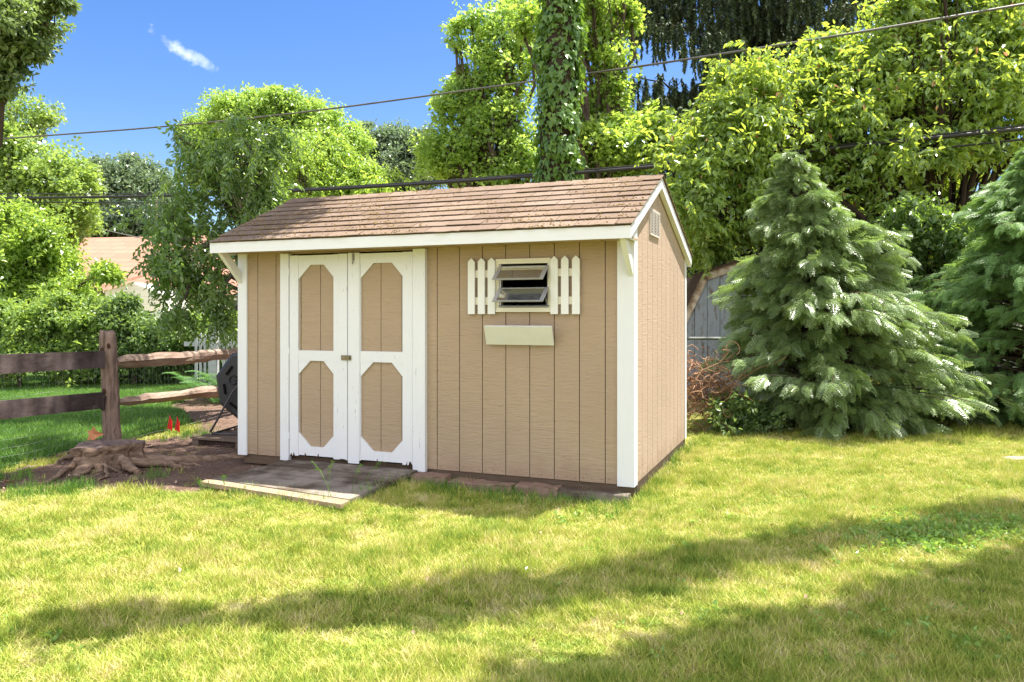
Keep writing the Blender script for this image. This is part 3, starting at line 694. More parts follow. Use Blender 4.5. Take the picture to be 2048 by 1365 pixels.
# awning window
wr = MB(); X0, X1, Z0, Z1 = -1.108, -.658, 1.302, 1.713
wr.box(X0, X1, -.006, .06, Z1 - .034, Z1); wr.box(X0, X1, -.006, .06, Z0, Z0 + .030); wr.box(X0, X0 + .016, -.002, .06, Z0 + .0302, Z1 - .0342); wr.box(X1 - .016, X1, -.002, .06, Z0 + .0302, Z1 - .0342)
wr.box(X0 - .006, X0 - .0002, -.012, .017, Z0, Z1 + .004); wr.box(X0 - .005, X1 + .004, -.014, -.0062, Z1 - .012, Z1 + .004); wr.box(X0 - .005, X1 + .004, -.014, -.0062, Z0 - .004, Z0 + .010)
win = wr.build('window', M['cream'], shed)
for xa_, xo_ in ((X0 + .0165, .0235), (X1 - .028, -.012)):
    wj = MB(); wj.box(xa_, xa_ + .0115, .010, .055, Z0 + .031, Z1 - .035); wj.build('jamb', M['alu'], win)
    wj = MB(); x_ = xa_ + xo_; wj.tube([(x_, .02, 1.35), (x_ + .008, -.01, 1.39), (x_, .0, 1.44)], .003, 5); wj.build('crank_arm', M['alu'], win)
def sash(zt_, zb_, out_, nm='sash'):
    a = MB(); A0, B0 = np.array([0, -.004, zt_]), np.array([0, -out_, zb_]); dv = unit(B0 - A0); nv = np.array([0, dv[2], -dv[1]]); Ls = np.linalg.norm(B0 - A0)
    Rm = np.stack([np.array([1, 0, 0]), dv, nv], 1); x0, x1 = X0 + .020, X1 - .012
    a.box(x0, x1, 0, .009, -.004, .004, 0, Rm, A0); a.box(x0, x1, Ls - .013, Ls, -.004, .004, 0, Rm, A0)
    a.box(x0, x0 + .030, .0092, Ls - .0132, -.004, .004, 0, Rm, A0); a.box(x1 - .030, x1, .0092, Ls - .0132, -.004, .004, 0, Rm, A0)
    o = a.build(nm, M['alu'], win); q = MB(); q.box(x0 + .0302, x1 - .0302, .0094, Ls - .0134, -.001, .001, 0, Rm, A0); q.build('pane', M['glass'], win)
    return o
sash(1.658, 1.548, .150); sash(1.488, 1.378, .148); sash(1.3475, 1.338, .012)
# picket shutters
for x_, sgn in ((-1.356, 0), (-.653, 1)):
    ps = [(-1.356, -1.296), (-1.268, -1.208), (-1.181, -1.119)] if not sgn else [(-.653, -.594), (-.567, -.508), (-.479, -.419)]
    sh = empty('picket_shutter', (0, 0, 0)); sh.parent = shed
    for z0, z1 in ((1.573, 1.632), (1.356, 1.416)): r = MB(); r.box(ps[0][0] + .004, ps[2][1] - .004, -.0, .0175, z0, z1); r.build('cross_rail', M['cream'], sh)
    for a, c_ in ps:
        p = MB(); m_x = (a + c_) / 2; p.prism([(a, -.0165, 1.281), (c_, -.0165, 1.281), (c_, -.0165, 1.702), (m_x, -.0165, 1.730), (a, -.0165, 1.702)], (0, .016, 0)); p.build('picket', M['picket'], sh)
# leaning board under the window
b = MB(); dv = unit(np.array([0, -.085, .145])); b.prism([(-1.172, -.112, 1.184), (-.612, -.112, 1.184), (-.622, -.028, 1.039), (-1.188, -.028, 1.039)], (0, .014, .008))
s = MT('leaning_board_paint'); wv2 = s.noise(30, 4, 0.6, (1, 1, .4)); s.bump(wv2, .5, .004); M['lb'] = s.set(s.mix(s.ramp(s.noise(7, 3), [(.45, 0.), (.7, .5)]), (.66, .66, .60), (.60, .59, .52)), .6, .3)
fb = b.build('flower_box_board', M['lb'], shed)
for x_ in (-1.10, -.74): b = MB(); b.box(x_, x_ + .025, -.02, .0178, 1.05, 1.16); b.build('cleat', M['cream'], fb)
# skids
b = MB(); b.box(-3.64, -.012, .03, .12, -.085, -.002); b.box(-3.6, -.012, DEP - .15, DEP - .03, -.085, -.002); b.box(-.10, -.006, .1202, DEP - .1502, -.085, -.002); b.box(-3.62, -3.53, .1202, DEP - .1502, -.085, -.002)
for k in range(1, 5): b.box(-3.6 + k * .7, -3.5 + k * .7, .1202, DEP - .1502, -.085, -.013)
b.build('skid', M['skid'], shed)
b = MB(); b.box(-.03, .004, .02, DEP - .03, -.06, .0); 
# ------------------------------------------------------------------ ramp
c00, c10, c11, c01 = gp(402, 964, .085), gp(682, 1009, .075), s2w(-1.80, -.03, .0), s2w(-3.09, -.03, .0)
rc = (c00 + c10) / 2; rc[2] = 0
ramp = empty('door_ramp', rc); tag(ramp, 'weathered grey plank ramp leading up to the double doors of the tan shed', 'ramp')
def rp(a, t): # a across 0..1, t 0 front..1 back
    return (c00 * (1 - a) + c10 * a) * (1 - t) + (c01 * (1 - a) + c11 * a) * t - rc
def rplank(b, t0, t1, th, a0=0, a1=1, top=0, m=0):
    P = [rp(a0, t0), rp(a1, t0), rp(a1, t1), rp(a0, t1)]
    P = [np.array(p) + np.array([0, 0, top]) for p in P]; b.prism(P, (0, 0, -th), m)
b = MB(); tt = np.linspace(.095, 1, 8)
for t0, t1 in zip(tt[:-1], tt[1:]): rplank(b, t0 + .008, t1 - .008, .03, random.uniform(0, .012), 1 - random.uniform(0, .012), random.choice((-.006, .0, .005)))
b.build('deck_plank', M['plank'], ramp)
b = MB(); rplank(b, .10, .99, .008, .02, .98, -.036); b.build('under_deck_shade', M['rot'], ramp)  # dark sheet added under the deck, standing in for shade in the seams
b = MB(); rplank(b, -.01, .090, .032, -.004, 1.004, .003); b.build('front_plank', M['newwood'], ramp)
for nm, a0, a1 in (('side_board', .962, .985), ('side_board', .015, .038)):
    b = MB(); P = [rp(a0, .14) - [0, 0, .034], rp(a1, .14) - [0, 0, .034], rp(a1, .985) - [0, 0, .032], rp(a0, .985) - [0, 0, .032]]
    Q = [np.array([p[0], p[1], max(-.01, p[2] - .11)]) for p in P]; Q[0][2] = Q[1][2] = P[0][2] - .012
    b.add(np.array(P + Q), [(0, 1, 2, 3), (4, 7, 6, 5), (0, 4, 5, 1), (1, 5, 6, 2), (2, 6, 7, 3), (3, 7, 4, 0)]); b.build(nm, M['skid'], ramp)
# ------------------------------------------------------------------ blocks along the base of the shed
def block(name, lab, cat, x0, x1, y0, y1, z0, z1, mat, rot=0, rough=.01, group=None):
    c_ = s2w((x0 + x1) / 2, (y0 + y1) / 2); c_[2] = 0
    o = MB(); hx, hy = (x1 - x0) / 2, (y1 - y0) / 2; V = []; nx_ = max(2, int((x1 - x0) / .05)); F = []
    ring = [(-hy, z0), (-hy, z1 - .008), (-hy + .008, z1), (hy - .008, z1), (hy, z1 - .008), (hy, z0)]
    for xx in np.linspace(-hx, hx, nx_):
        for (yy, zz) in ring: V.append([xx, yy + random.uniform(-rough, rough), zz + random.uniform(-rough, rough) * .6])
    k = len(ring)
    for q in range(nx_ - 1):
        for t in range(k): F.append((q * k + t, q * k + (t + 1) % k, (q + 1) * k + (t + 1) % k, (q + 1) * k + t))
    F += [tuple(range(k))[::-1], tuple((nx_ - 1) * k + t for t in range(k))]
    o.add(np.array(V), F); ob = o.build(name, mat); ob.location = tuple(c_); ob.rotation_euler.z = TH + rot
    return tag(ob, lab, cat, group)
block('stone_block', 'reddish stone block under the shed front, just right of the ramp', 'stone block', -1.80, -1.50, -.16, .0, -.01, .10, M['stone'], .03)
block('stone_block', 'long flat stone beside the reddish block at the foot of the shed', 'stone block', -1.47, -.93, -.15, -.01, -.01, .075, M['stone'], -.02)
block('stone_block', 'brown stone half sunk in grass near the middle of the shed front', 'stone block', -.90, -.56, -.14, -.0, -.01, .085, M['stone'], .02)
block('timber', 'grey timber lying in the grass under the right front corner of the shed', 'timber', -.55, -.02, -.13, -.02, -.01, .075, M['plank'], .0, .004)
# ------------------------------------------------------------------ split rail fence with wire mesh
fence = empty('rail_fence', (-4.13, 8.0, 0)); FO = np.array([-4.13, 8.0, 0])
tag(fence, 'rustic fence with a gnarled cedar post, dark planks, log rails and wire mesh', 'fence')
b = MB(); zt = np.linspace(-.15, 1.22, 22); pts = np.stack([np.interp(zt, [0, 1.2], [0.02, -.035]), 0 * zt, zt], 1)
rad = np.interp(zt, [0, .5, 1.2], [.092, .088, .082]); n = 14; a = np.arange(n) / n * 2 * np.pi
V = []; prof = 1 + rng.normal(0, .09, n)
for p, r_ in zip(pts, rad):
    prof = prof * .85 + .15 * (1 + rng.normal(0, .25, n)); q = np.stack([np.cos(a) * prof * r_, np.sin(a) * prof * r_ * .8, np.zeros(n)], 1) + p
    V.append(q)
V = np.concatenate(V); k = len(pts); i = np.arange(k - 1)[:, None] * n; j = np.arange(n)[None]; j2 = (j + 1) % n
V[-n:, 2] += rng.uniform(-.02, .02, n); V[-n:, :2] = (V[-n:, :2] - pts[-1, :2]) * .9 + pts[-1, :2]
b.addarr(V, [np.stack([i + j, i + j2, i + n + j2, i + n + j], -1).reshape(-1, 4), np.array([list(range((k - 1) * n, k * n))])]); post = b.build('post', M['post'], fence, smooth=True)
# mortise holes and old rail stubs
for z, x, s_ in ((1.02, -.055, .030), (1.075, .01, .022), (.60, -.035, .028), (.90, -.07, .03)): b = MB(); b.ico((x, -.070, z), s_, 1, rough=.4, sc=(.75, .35, 1.3)); b.build('mortise', M['rot'], post)
for e_ in (((-.085, -.085, .85), (-.055, -.095, .99)), ((-.04, -.085, .42), (-.02, -.1, .57))): b = MB(); b.bar(*e_, .03, .03, (0, 1, 0)); b.build('rail_stub', M['fplank'], post)
def pl(A, B, h, th, nm, mat, wob=.003):
    b = MB(); A, B = np.array(A, float) - FO, np.array(B, float) - FO; n = 26; x = unit(np.array([B[0] - A[0], B[1] - A[1], 0])); y = np.array([-x[1], x[0], 0]); V = []
    for t in np.linspace(0, 1, n):
        c_ = A + (B - A) * t; hh = h * (1 + random.uniform(-.01, .01))
        for s1, s2 in ((-1, -1), (1, -1), (1, 1), (-1, 1)): V.append(c_ + y * th / 2 * s1 + np.array([0, 0, hh / 2 * s2 + random.uniform(-wob, wob) * .5]))
    F = [(q * 4 + t, q * 4 + (t + 1) % 4, q * 4 + 4 + (t + 1) % 4, q * 4 + 4 + t) for q in range(n - 1) for t in range(4)] + [(3, 2, 1, 0), tuple((n - 1) * 4 + t for t in range(4))]
    b.add(np.array(V), F); return b.build(nm, mat, fence)
dz_ = np.array([0, 0, 0])
A1, B1 = np.array([-5.05, 5.3, 0.]), np.array([-4.17, 7.95, 0.])
def onl(z1, z2, ext=0): return A1 * [1, 1, 0] + [0, 0, z1], B1 * [1, 1, 0] + [0, 0, z2]
a_, b_ = onl(.985, .937); pl(a_, b_, .172, .035, 'plank_rail', M['fplank'])
a_, b_ = onl(.600, .520); pl(a_, b_, .165, .035, 'plank_rail', M['fplank'])
def log(A, B, r0, r1, nm):
    b = MB(); P = curve(np.array(A, float) - FO, np.array(B, float) - FO, 0, .004, 22); rr = np.linspace(r0, r1, 22) * rng.uniform(.85, 1.12, 22); rr[0] *= .6; rr[-1] *= .7
    n = 10; T = unit(np.gradient(P, axis=0)); X_ = unit(np.cross(T, [0, 0, 1.])); Y_ = np.cross(X_, T); a = np.arange(n) / n * 2 * np.pi; prof = 1 + rng.normal(0, .12, n); V = []
    for c_, r_, x_, y_ in zip(P, rr, X_, Y_):
        prof = prof * .8 + .2 * (1 + rng.normal(0, .35, n)); V.append(c_ + (np.cos(a) * prof * r_)[:, None] * x_ * .8 + (np.sin(a) * prof * r_)[:, None] * y_ * 1.1)
    i = np.arange(21)[:, None] * n; j = np.arange(n)[None]; j2 = (j + 1) % n
    b.addarr(np.concatenate(V), [np.stack([i + j, i + j2, i + n + j2, i + n + j], -1).reshape(-1, 4), np.array([list(range(n))[::-1], list(range(21 * n, 22 * n))])]); return b.build(nm, M['log'], fence, smooth=False)
log((-4.09, 8.03, .905), (-3.60, 11.6, .85), .066, .072, 'log_rail'); log((-4.08, 8.03, .485), (-3.62, 11.6, .34), .040, .085, 'log_rail')
b = MB(); b.tube([(.53, 3.7, -.1), (.53, 3.7, .5), (.50, 3.7, 1.2)], [.09, .085, .08], 10, rough=.2); b.build('post', M['post'], fence, smooth=True)
b = MB()
def mesh_run(A, B, z1, z2, off):
    A, B = np.array(A) - FO, np.array(B) - FO; A[2] = B[2] = 0; Ls = np.linalg.norm(B - A); x = unit(B - A); y = np.array([-x[1], x[0], 0]) * off
    ph = random.random() * 6
    def pnt(t, z): return A + x * t + y + np.array([0, 0, z + .012 * math.sin(t * 2.3 + ph) + .006 * math.sin(t * 9)])
    for z in np.arange(.06, z1, .075): b.tube([pnt(t, z) for t in np.linspace(0, Ls, 14)], .0010, 3, cap=False)
    for t in np.arange(0, Ls, .075): b.tube([pnt(t, .02), pnt(t + .01 * math.sin(t * 7), z1)], .0008, 3, cap=False)
mesh_run(A1, B1, .98, .98, .035); mesh_run((-4.10, 8.02, 0), (-3.60, 11.6, 0), .93, .93, .06)
b.build('wire_mesh', M['wire'], fence)
# ------------------------------------------------------------------ stump with roots
sc = gp(212, 915, .0); sc = np.array([-3.72, 7.15, 0.0]); st_ = empty('tree_stump', sc); tag(st_, 'old sawn tree stump with sprawling roots in front of the cedar post', 'stump')
b = MB(); n = 40; a = np.arange(n) / n * 2 * np.pi; flare = 1 + .10 * np.sin(a * 3 + 1) + .06 * np.sin(a * 7) + .04 * np.sin(a * 11 + 2)
V = []; 
for z, r_, fl in ((-.03, .40, 2.0), (.03, .32, 1.8), (.08, .265, 1.5), (.13, .25, 1.2), (.175, .272, .8), (.205, .275, .8)):
    rr = r_ * (1 + (flare - 1) * fl) * (1 + rng.normal(0, .03, n)); V.append(np.stack([np.cos(a) * rr * 1.05, np.sin(a) * rr * .95, z + rng.normal(0, .006, n) + (0.015 * np.sin(a + 2) if z > .1 else 0)], 1))
V = np.concatenate(V); k = 6; i = np.arange(k - 1)[:, None] * n; j = np.arange(n)[None]; j2 = (j + 1) % n
b.addarr(V, [np.stack([i + j, i + j2, i + n + j2, i + n + j], -1).reshape(-1, 4)]); b.build('bark_side', M['root'], st_, smooth=False)
b = MB(); top = V[-n:].copy(); rings = [top]
for f in (.93, .7, .45, .2): q = top.copy(); q[:, :2] *= f; q[:, 2] = .208 + rng.normal(0, .006, n) - .012 * (f < .6); rings.append(q)
VV = np.concatenate(rings + [np.array([[0, 0, .197]])]); i = np.arange(4)[:, None] * n
b.addarr(VV, [np.stack([i + j, i + n + j, i + n + j2, i + j2], -1).reshape(-1, 4), np.stack([4 * n + j[0], np.full(n, 5 * n), 4 * n + j2[0]], -1)]); b.build('cut_top', M['stumptop'], st_)
def root(px, r0, r1, z0=.10, nm='root'):
    r0 *= .62; z0 *= .7
    P = []
    for q, (u_, v_) in enumerate(px):
        z = z0 * max(0, 1 - q / (len(px) - 1)) ** 1.3 + .005; P.append(gp(u_, v_, z) - sc)
    P = np.array(P); t = np.linspace(0, len(P) - 1, 5 * len(P)); Q = np.stack([np.interp(t, range(len(P)), P[:, c_]) for c_ in range(3)], 1); Q[1:-1] += rng.normal(0, .006, (len(Q) - 2, 3))
    b = MB(); b.tube(Q, np.linspace(r0, r1, len(Q)) * rng.uniform(.85, 1.15, len(Q)), 8, rough=.25); return b.build(nm, M['root'], st_, smooth=True)
root([(250, 912), (300, 918), (350, 922), (410, 920), (470, 917), (540, 915)], .085, .04, .10); root([(262, 925), (330, 928), (365, 935), (380, 938)], .06, .012, .09)
root([(340, 925), (385, 930), (410, 934)], .035, .01, .03); root([(245, 918), (258, 935), (272, 945), (282, 950)], .075, .02, .14)
root([(165, 915), (140, 935), (112, 955), (92, 968)], .05, .014, .12); root([(160, 908), (125, 918), (105, 930)], .045, .012, .10); root([(190, 925), (175, 943), (150, 955)], .035, .012, .10)
root([(210, 925), (215, 950), (190, 965)], .03, .008, .10); root([(200, 925), (225, 938), (245, 948)], .022, .006, .12); root([(150, 900), (110, 915), (60, 925)], .03, .006, .08)
# ------------------------------------------------------------------ dead leaves
def dleaf(u_, v_, ln_, mat, lab, z=.01, rz=0., pitch=.2, curl_=.5, world=None):
    c_ = gp(u_, v_, z) if world is None else np.array(world); V, F = mapleshape(1.0); G = MB(); 
    V = V.copy(); V[:, 2] = curl_ * (V[:, 0] - .5) ** 2 + .6 * curl_ * V[:, 1] ** 2 * (1 if curl_ > 0 else -1); V[:, 0] -= .45; V = V * ln_
    cc = V.mean(0)[None]; n_ = len(V); VV = np.concatenate([V, cc, V - [0, 0, .0012], cc - [0, 0, .0012]]); F2 = [(i_, (i_ + 1) % n_, n_) for i_ in range(n_)] + [(n_ + 1 + (i_ + 1) % n_, n_ + 1 + i_, 2 * n_ + 1) for i_ in range(n_)] + [(i_, n_ + 1 + i_, n_ + 1 + (i_ + 1) % n_, (i_ + 1) % n_) for i_ in range(n_)]
    G.add(VV, F2); o = G.build('dead_leaf', mat); o.location = tuple(c_); o.rotation_euler = (pitch, random.uniform(-.2, .2), rz); return tag(o, lab, 'dead leaf', 'dead leaves on the bare soil')
o = dleaf(0, 0, .17, M['deadleaf'], 'curled rusty orange dead leaf standing up on the tree stump', curl_=-.7, pitch=1.25, rz=.3, world=(-3.93, 7.32, .265))
for u_, v_, l_, lab in ((52, 938, .20, 'large pale brown dead leaf on soil left of the stump roots'), (14, 966, .17, 'pale dead leaf at the left edge of the bare soil'), (233, 928, .15, 'small dry leaf hanging on the front of the stump roots'), (150, 952, .12, 'dry leaf among thin roots in front of the stump'), (302, 893, .16, 'grey dead leaf lying right behind the stump')):
    dleaf(u_, v_, l_, M['paleleaf'], lab, z=.03, rz=random.uniform(0, 6), pitch=random.uniform(.1, .5), curl_=.5)
# ------------------------------------------------------------------ marker flags
def flag(u_, v_, h, lab, mat, wd=.075, lean=.0, grp='small marker flags stuck in the ground'):
    c_ = gp(u_, v_, 0); r_ = empty('marker_flag', c_); tag(r_, lab, 'marker flag', grp); b = MB(); b.tube([(0, 0, -.03), (lean, 0, h)], .0018, 5); b.build('wire_stem', M['wire'], r_)
    b = MB(); V = []
    for q, t in enumerate(np.linspace(0, 1, 6)):
        for zz in (0, 1): V.append([lean + wd * t * (.6 if zz else 1) * .8 - .02 * (1 - zz), .012 * math.sin(t * 5 + zz), h - .005 - .15 * (1 - zz) * (1 + .2 * t) - .03 * t * zz * 2])
    V = np.array(V); V2 = V + [0, .001, 0]; VV = np.concatenate([V, V2]); F = [(2 * q, 2 * q + 2, 2 * q + 3, 2 * q + 1) for q in range(5)] + [(12 + 2 * q + 1, 12 + 2 * q + 3, 12 + 2 * q + 2, 12 + 2 * q) for q in range(5)]
    b.add(VV, F); b.build('flag', mat, r_)
flag(340, 880, .28, 'left one of two red marker flags in the green grass', M['red'], lean=-.01); flag(354, 882, .275, 'right one of two red marker flags in the green grass', M['red'], lean=-.005)
flag(425, 790, .20, 'lone pinkish red marker flag by the lower log rail, further back', M['pink'], wd=.035)
# ------------------------------------------------------------------ pallet and tumbler
pc = np.array([-2.62, 8.30, 0]); PR = R(-21); pal = empty('pallet', pc, PR); tag(pal, 'weathered wooden pallet under the black tumbler beside the shed', 'pallet')
for k in range(6): b = MB(); b.box(-.62, .62, -.45 + k * .165, -.36 + k * .165, .098, .116); b.build('top_board', M['pallet'], pal)
for x0 in (-.60, -.04, .52): b = MB(); b.box(x0, x0 + .08, -.44, .44, .0185, .0975); b.build('block_runner', M['pallet'], pal)
for y0 in (-.45, -.05, .36): b = MB(); b.box(-.61, .61, y0, y0 + .09, .0, .018); b.build('bottom_board', M['pallet'], pal)
tmc = np.array([-2.80, 8.26, .116]); tm = empty('compost_tumbler', tmc, R(-8)); tag(tm, 'black plastic compost tumbler on a bent tube stand behind the shed corner', 'compost tumbler')
b = MB(); HZ = .52; n = 8; RD = .40; rings = [(.0, .30), (.0, .36), (.03, RD), (.35, RD * 1.03), (.67, RD), (.70, .36)]
a = (np.arange(n) + .5) / n * 2 * np.pi + R(8); V = np.concatenate([np.stack([np.cos(a) * r_, np.full(n, y_), HZ + np.sin(a) * r_], 1) for y_, r_ in rings]); i = np.arange(5)[:, None] * n; j = np.arange(n)[None]; j2 = (j + 1) % n
b.addarr(V, [np.stack([i + j, i + n + j, i + n + j2, i + j2], -1).reshape(-1, 4), np.array([list(range(n)), list(range(5 * n, 6 * n))[::-1]])])
drum = b.build('drum', M['plastic'], tm)
for q in range(8):
    b = MB(); t = a[q] + math.pi / 8; c_ = np.array([math.cos(t) * .27, -.004, HZ + math.sin(t) * .27]); tg = np.array([-math.sin(t), 0, math.cos(t)]); b.bar(c_ - tg * .055, c_ + tg * .055, .018, .034, (0, 1, 0)); b.build('handle_slot', M['dark'], drum)
b = MB()
ring = [(-.17 + .045 * math.cos(t), -.010, HZ + .06 + .045 * math.sin(t)) for t in np.linspace(.6, 6.0, 20)]
s = MT('raised_emblem'); M['emb'] = s.set((.012, .012, .013), .4, .4)
b.tube(ring, .006, 5); b.tube([(-.17, -.010, HZ + .06), (-.125, -.010, HZ + .06), (-.13, -.010, HZ + .03)], .006, 5); b.tube([(-.155, -.01, HZ + .085), (-.15, -.01, HZ + .10), (-.12, -.01, HZ + .095)], .006, 5); b.build('emblem', M['emb'], drum)
for y_ in (-.06, .76):
    b = MB(); sk = .0; P = [(.0, y_, HZ + .03), (-.08, y_, HZ + .015), (-.15, y_, HZ - .06), (-.36, y_, .10), (-.40, y_, .035), (-.37, y_, .014), (-.30, y_, .012), (.0, y_, .012), (.30, y_, .012), (.37, y_, .014), (.40, y_, .035), (.36, y_, .10), (.15, y_, HZ - .06), (.08, y_, HZ + .015), (.0, y_, HZ + .03)]
    P = np.array(P); b.tube(P, .0125, 8); b.build('tube_stand', M['steel'], tm, smooth=True)
b = MB(); b.tube([(0, -.07, HZ), (0, .77, HZ)], .014, 8); b.build('axle', M['steel'], tm); b = MB(); b.tube([(-.38, -.06, .013), (-.38, .76, .013)], .0115, 8); b.build('foot_bar', M['steel'], tm)
# ------------------------------------------------------------------ grey barn behind, chain link fence, brush pile
bc = np.array([4.0, 12.6, 0]); barn = empty('barn_shed', bc, R(-6)); tag(barn, 'weathered grey gambrel barn shed half hidden behind the cypress', 'shed')
GP = [(-1.32, 1.15), (-.90, 2.05), (0.22, 2.42), (1.3, 2.05), (1.75, 1.15)]
b = MB(); xe = np.arange(-1.22, 1.70, .203)
for x0, x1 in zip(xe[:-1], xe[1:]):
    f_ = lambda x: float(np.interp(x, [p[0] for p in GP], [p[1] for p in GP])) - .03
    tp = [x0 + .004] + [p[0] for p in GP if x0 + .004 < p[0] < x1 - .004] + [x1 - .004]
    b.prism([(x0 + .004, 0, 0), (x1 - .004, 0, 0)] + [(x, 0, f_(x)) for x in tp[::-1]], (0, .012, 0))
b.prism([(-1.23, .0122, 0), (1.65, .0122, 0)] + [(x, .0122, z - .04) for x, z in GP[::-1]], (0, .03, 0), 1); b.box(-1.2, 1.62, .05, 2.5, 0, 1.2)
b.build('wall', [M['barn'], M['dark']], barn)
b = MB()
for (x0, z0), (x1, z1) in zip(GP[:-1], GP[1:]):
    d = unit(np.array([x1 - x0, 0, z1 - z0])); nn = np.array([-d[2], 0, d[0]]); A, B = np.array([x0, -.03, z0]), np.array([x1, -.03, z1]); b.prism([A - nn * .12, B - nn * .12, B, A], (0, .028, 0))
b.build('gable_trim', M['barntrim'], barn)
b = MB()
for (x0, z0), (x1, z1) in zip(GP[:-1], GP[1:]):
    d = unit(np.array([x1 - x0, 0, z1 - z0])); nn = np.array([-d[2], 0, d[0]]); A, B = np.array([x0, -.08, z0]), np.array([x1, -.08, z1]); b.prism([A, B, B + nn * .04, A + nn * .04], (0, 2.6, 0))
b.build('roof', M['barnroof'], barn)
cl = empty('chain_link_fence', (2.0, 10.2, 0)); tag(cl, 'grey chain link fence running behind the brush pile and cypress', 'fence')
b = MB(); b.tube([(-.2, .6, 1.06), (6.5, .1, 1.06)], .021, 8); b.build('top_rail', M['steel'] if False else M['wire'], cl)
for x_ in (-.1, 2.3, 4.7): b = MB(); b.tube([(x_, .58, 0), (x_, .58, 1.08)], .025, 8); b.build('post', M['wire'], cl)
b = MB()
for t in np.arange(-1.1, 6.6, .075):
    for sg in (1, -1):
        P = []
        for q in range(2):
            z = q * 1.04; x = t + sg * (z - .52); P.append((min(max(x, -.2), 6.5), .58 - .5 * (min(max(x, -.2), 6.5) + .2) / 6.7, z))
        if abs(P[0][0] - P[1][0]) > .9: b.tube(P, .0016, 3, cap=False)
b.build('wire_mesh', M['wire'], cl)
bp = gp(1400, 832, 0); bp[1] = 9.35; bp[0] = 2.3; br_ = empty('brush_pile', bp); tag(br_, 'heap of dry reddish vines and cut twigs behind the right side of the shed', 'brush pile'); b = MB()
for q in range(190):
    c_ = np.array([random.gauss(.0, .17), random.gauss(0, .2), abs(random.gauss(.52, .18)) + .04]); d = unit(rng.normal(0, 1, 3) * [1, .7, .5]); ln_ = random.uniform(.1, .32)
    if q < 100: # curled vines
        r_ = random.uniform(.04, .14); e1 = d; e2 = unit(np.cross(d, rng.normal(0, 1, 3))); t = np.linspace(0, random.uniform(2, 6), 10); P = c_ + r_ * (np.cos(t)[:, None] * e1 + np.sin(t)[:, None] * e2)
    else: P = curve(c_ - d * ln_, c_ + d * ln_, 0, .03, 6)
    P[:, 2] = np.maximum(P[:, 2], .01); b.tube(P, random.uniform(.0025, .007), 4, cap=False)
for q in range(16):
    A = np.array([random.gauss(-.1, .2), random.gauss(0, .2), random.uniform(.1, .5)]); B = A + np.array([random.uniform(.2, .8), random.uniform(-.3, .2), random.uniform(-.1, .65)]); b.tube(curve(A, B, .05, .03, 6), np.linspace(.008, .003, 6), 4, cap=False)
tag(b.build('twigs', M['twig'], br_), kind='stuff')
# ------------------------------------------------------------------ overhead cables (world curves)
def cable(name, lab, pts, rad, mat, grp='overhead utility lines'):
    P = np.array([at(*p) for p in pts]); n = 60; t = np.linspace(0, len(P) - 1, n)
    # smooth interpolation
    Q = np.stack([np.interp(t, range(len(P)), P[:, c_]) for c_ in range(3)], 1)
    for _ in range(6): Q[1:-1] = (Q[:-2] + 2 * Q[1:-1] + Q[2:]) / 4
    b = MB(); b.tube(Q, rad, 7, rough=.0); o = b.build(name, mat, smooth=True); return tag(o, lab, 'cable', grp)
c1 = [(-160, 292, 19.5), (0, 278, 19), (300, 257, 17.9), (590, 228, 17), (900, 186, 16), (1070, 162, 15.4), (1240, 139, 14), (1500, 100, 12.2), (1780, 55, 11.5), (2100, 0, 11), (2300, -38, 10.8)]
cable('power_line', 'highest grey twisted cable crossing the open sky', c1, .019, M['cable2'])
cable('power_line', 'thick black cable skimming just above the shed ridge', [(-160, 398, 20), (0, 397, 19), (330, 393, 17.6), (560, 384, 16.4), (820, 370, 15), (1160, 346, 13.6), (1430, 324, 12.8), (1700, 293, 12), (2048, 258, 11.2), (2250, 235, 10.8)], .031, M['cable'])
cable('power_line', 'topmost of the three low black cables at the left, close above the thick one', [(-160, 387, 20.4), (0, 388, 19.4), (330, 389, 18), (600, 379, 16.6), (900, 361, 15), (1160, 341, 14), (1430, 319, 13), (1700, 288, 12.2), (2048, 252, 11.5), (2250, 229, 11)], .015, M['cable'])
cable('power_line', 'lowest thin black cable passing behind the shed ridge', [(-160, 402, 20), (0, 404, 19), (340, 407, 17.6), (560, 401, 16.4), (900, 382, 15), (1160, 363, 13.8), (1430, 341, 13), (1850, 300, 11.9), (2048, 279, 11.4), (2250, 260, 11)], .016, M['cable'])
cable('service_wire', 'thin grey wire sloping down towards the neighbour roof', [(60, 425, 27), (150, 447, 27), (265, 473, 27), (340, 488, 27)], .016, M['wire'], None)
# far pole
pb = at(313, 400, 26); b = MB(); b.tube([(0, 0, 0), (0, 0, pb[2] + .3)], .035, 8); o = b.build('utility_mast', M['pstone']); o.location = (pb[0], pb[1], 0); tag(o, 'slim pale metal mast standing behind the neighbour roof', 'mast')
# ------------------------------------------------------------------ neighbour house, vinyl fence, picket fence
hc = at(330, 627, 30); hc[2] = 0; house = empty('neighbour_house', hc); tag(house, 'pale clapboard house with a salmon shingle roof behind the hedge', 'house')
def hp(u_, v_, Y): return at(u_, v_, Y) - hc
b = MB(); A = [hp(165, 481, 33), hp(560, 474, 33), hp(660, 590, 27), hp(100, 590, 27)]; b.prism(A, (0, .15, .12)); b.prism([hp(165, 481, 33.01), hp(560, 474, 33.01), hp(660, 560, 39), hp(100, 560, 39)], (0, .1, -.12))
b.build('roof', M['hroof'], house)
b = MB(); A = [hp(195, 552, 26.2), hp(300, 540, 26.2), hp(300, 572, 24.6), hp(178, 606, 24.6)]; b.prism([hp(175, 560, 27.2), hp(330, 540, 27.2), hp(262, 562, 24.5), hp(172, 585, 24.5)], (0, .1, .1)); b.build('porch_roof', M['hroof'], house)
